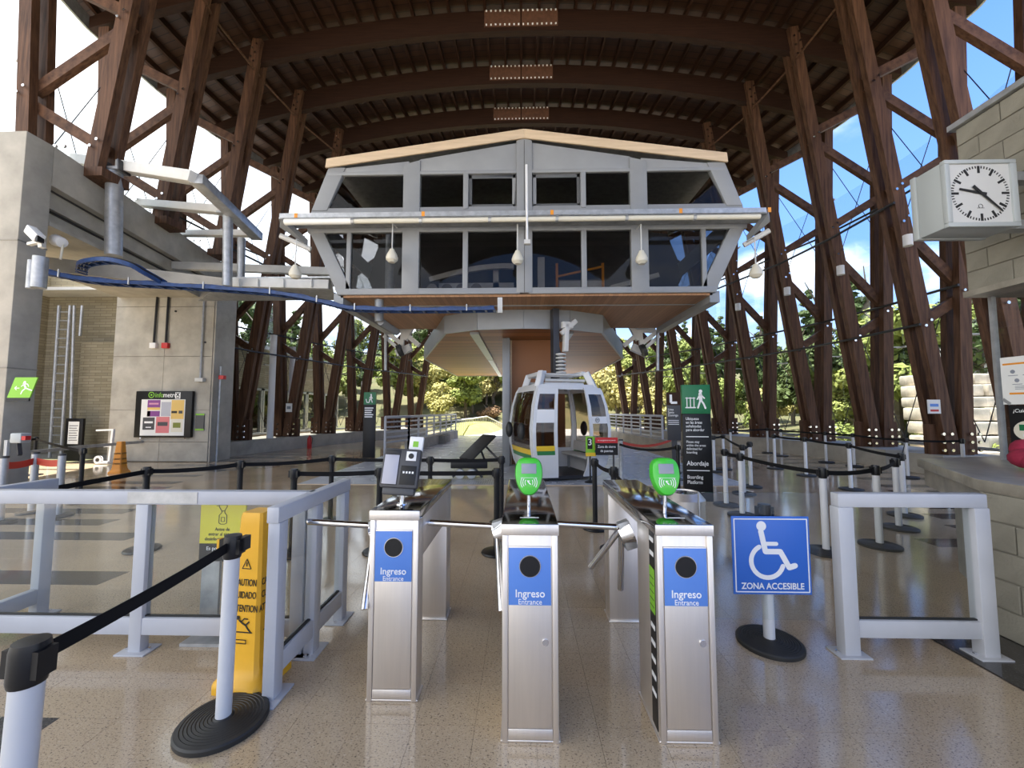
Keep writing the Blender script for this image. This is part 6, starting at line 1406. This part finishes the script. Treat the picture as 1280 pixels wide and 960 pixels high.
for ring, (r0, r1, step) in enumerate(((29, 34, 4.4), (36, 42, 4.2), (46, 54, 4.2), (58, 68, 4.2), (74, 88, 4.4))):
    a = -66.0
    while a < 66:
        a += step*rt.uniform(0.75, 1.25); r_ = rt.uniform(r0, r1); x, y = r_*math.sin(R(a)), r_*math.cos(R(a))
        if abs(x) < 18.5 and y < 34+abs(x)*0.2: continue
        if y < 46 and -3.5 < x < 8: continue
        mid = abs(a) < 17
        if mid: k = rt.choice(('gold', 'gold', 'oak', 'oak', 'bush') if ring < 3 else ('gold', 'oak', 'dark'))
        elif a > 0: k = rt.choice(('oak', 'dark', 'dark', 'bush') if ring < 2 else ('dark', 'dark', 'pine', 'oak'))
        else: k = rt.choice(('oak', 'gold', 'shrub', 'bush', 'oak') if ring < 2 else ('dark', 'oak', 'oak', 'pine'))
        plant(k, x, y, rt.uniform(0.8, 1.15)*(1.0+0.10*ring)); cnt += 1
for k in range(46):
    x = -13+k*0.62+rt.uniform(-0.4, 0.4); y = 45+rt.uniform(0, 12)+(4 if -1 < x < 7 else 0); plant(rt.choice(('gold', 'gold', 'oak', 'oak', 'gold', 'bush')), x, y, rt.uniform(0.95, 1.35))
for k in range(26):
    sx = -1 if k % 2 else 1; y = 20+k*0.95; x = sx*(18.5+rt.uniform(0, 7)); plant(rt.choice(('oak', 'gold', 'bush', 'oak') if sx < 0 else ('oak', 'dark', 'bush', 'gold')), x, y, rt.uniform(0.7, 1.0))
for i, a in enumerate((33, 37, 41, 45, 50, 54)):
    r_ = 23.5+rt.uniform(0, 3); x, y = r_*math.sin(R(a)), r_*math.cos(R(a))
    x = max(abs(x), 14.6)*(1 if a > 0 else -1); plant('bush', x, y, rt.uniform(0.6, 0.9))
plant('shrub', -3.3, 40.5, 1.0, 'round dark brown shrub at the end of the left railing'); plant('shrub', -0.6, 43, 1.0, 'brown shrub right of the round one beyond the exit fence')
plant('gold', -5.2, 43.5, 1.1, 'bright yellow green tree just beyond the exit on the left'); plant('gold', 9.5, 40, 1.2, 'bright yellow tree beside the gondola on the right'); plant('gold', 12, 36, 1.0, 'yellow green tree seen left of the dark L sign')
# stone terrace with big blocks
ter = thing('stone_terrace', 'stepped terrace of large pale stone blocks outside on the right', 'stone terrace', (17.5, 15.5, 0))
rs_ = random.Random(9); z = -0.4
for r in range(7):
    x = 15.4+r*0.15
    hgt = rs_.uniform(0.45, 0.62); x0 = 15.2+r*0.35
    while x0 < 23.5:
        L = rs_.uniform(1.0, 2.0)
        part('stone', MB().box((x0+L/2, 15.6+r*0.42+rs_.uniform(-0.1, 0.1), z+hgt/2), (L-0.05, 1.3, hgt-0.05), Matrix.Rotation(rs_.uniform(-0.03, 0.03), 3, 'Y')), 'rock', ter, bevel=0.05); x0 += L
    z += hgt
hs = thing('hill_house', 'small pale house on top of the stone terrace', 'house', (21.5, 20.5, z-0.1))
part('wall', MB().bb(-1.8, 1.8, -1.2, 1.2, 0, 1.3), 'paint_light', hs, world=False); part('roof', MB().prism([(-2.1, 1.25), (2.1, 1.25), (0, 2.0)], -1.4, 1.4), 'concrete_dark', hs, world=False)
for x in (-1.0, 0.0, 1.0): part('window', MB().bb(x-0.28, x+0.28, -1.23, -1.19, 0.4, 1.0), 'inside_dark', hs, world=False)
wh = thing('white_house', 'white house glimpsed beyond the exit left of the support column', 'house', (-2.6, 60, hill_z(-2.6, 60)))
part('wall', MB().bb(-1.6, 1.2, -1.5, 1.5, -1, 3.0), 'white', wh, world=False); part('roof', MB().prism([(-1.9, 2.9), (1.5, 2.9), (-0.2, 4.4)], -1.8, 1.8), 'galv', wh, world=False); part('window', MB().bb(-0.5, 0.3, -1.54, -1.49, 1.2, 2.0), 'inside_dark', wh, world=False)
print('trees', cnt, 'objects', len(bpy.data.objects))

lc = thing('leg_notice', 'small white paper notice on a left timber leg', 'notice', at(361, 515, 16.5)); part('sheet', MB().bb(-0.13, 0.13, -0.01, 0.01, 0, 0.36), 'paper', lc, world=False); part('print', MB().bb(-0.08, 0.08, -0.012, -0.009, 0.12, 0.24), 'screen', lc, world=False)
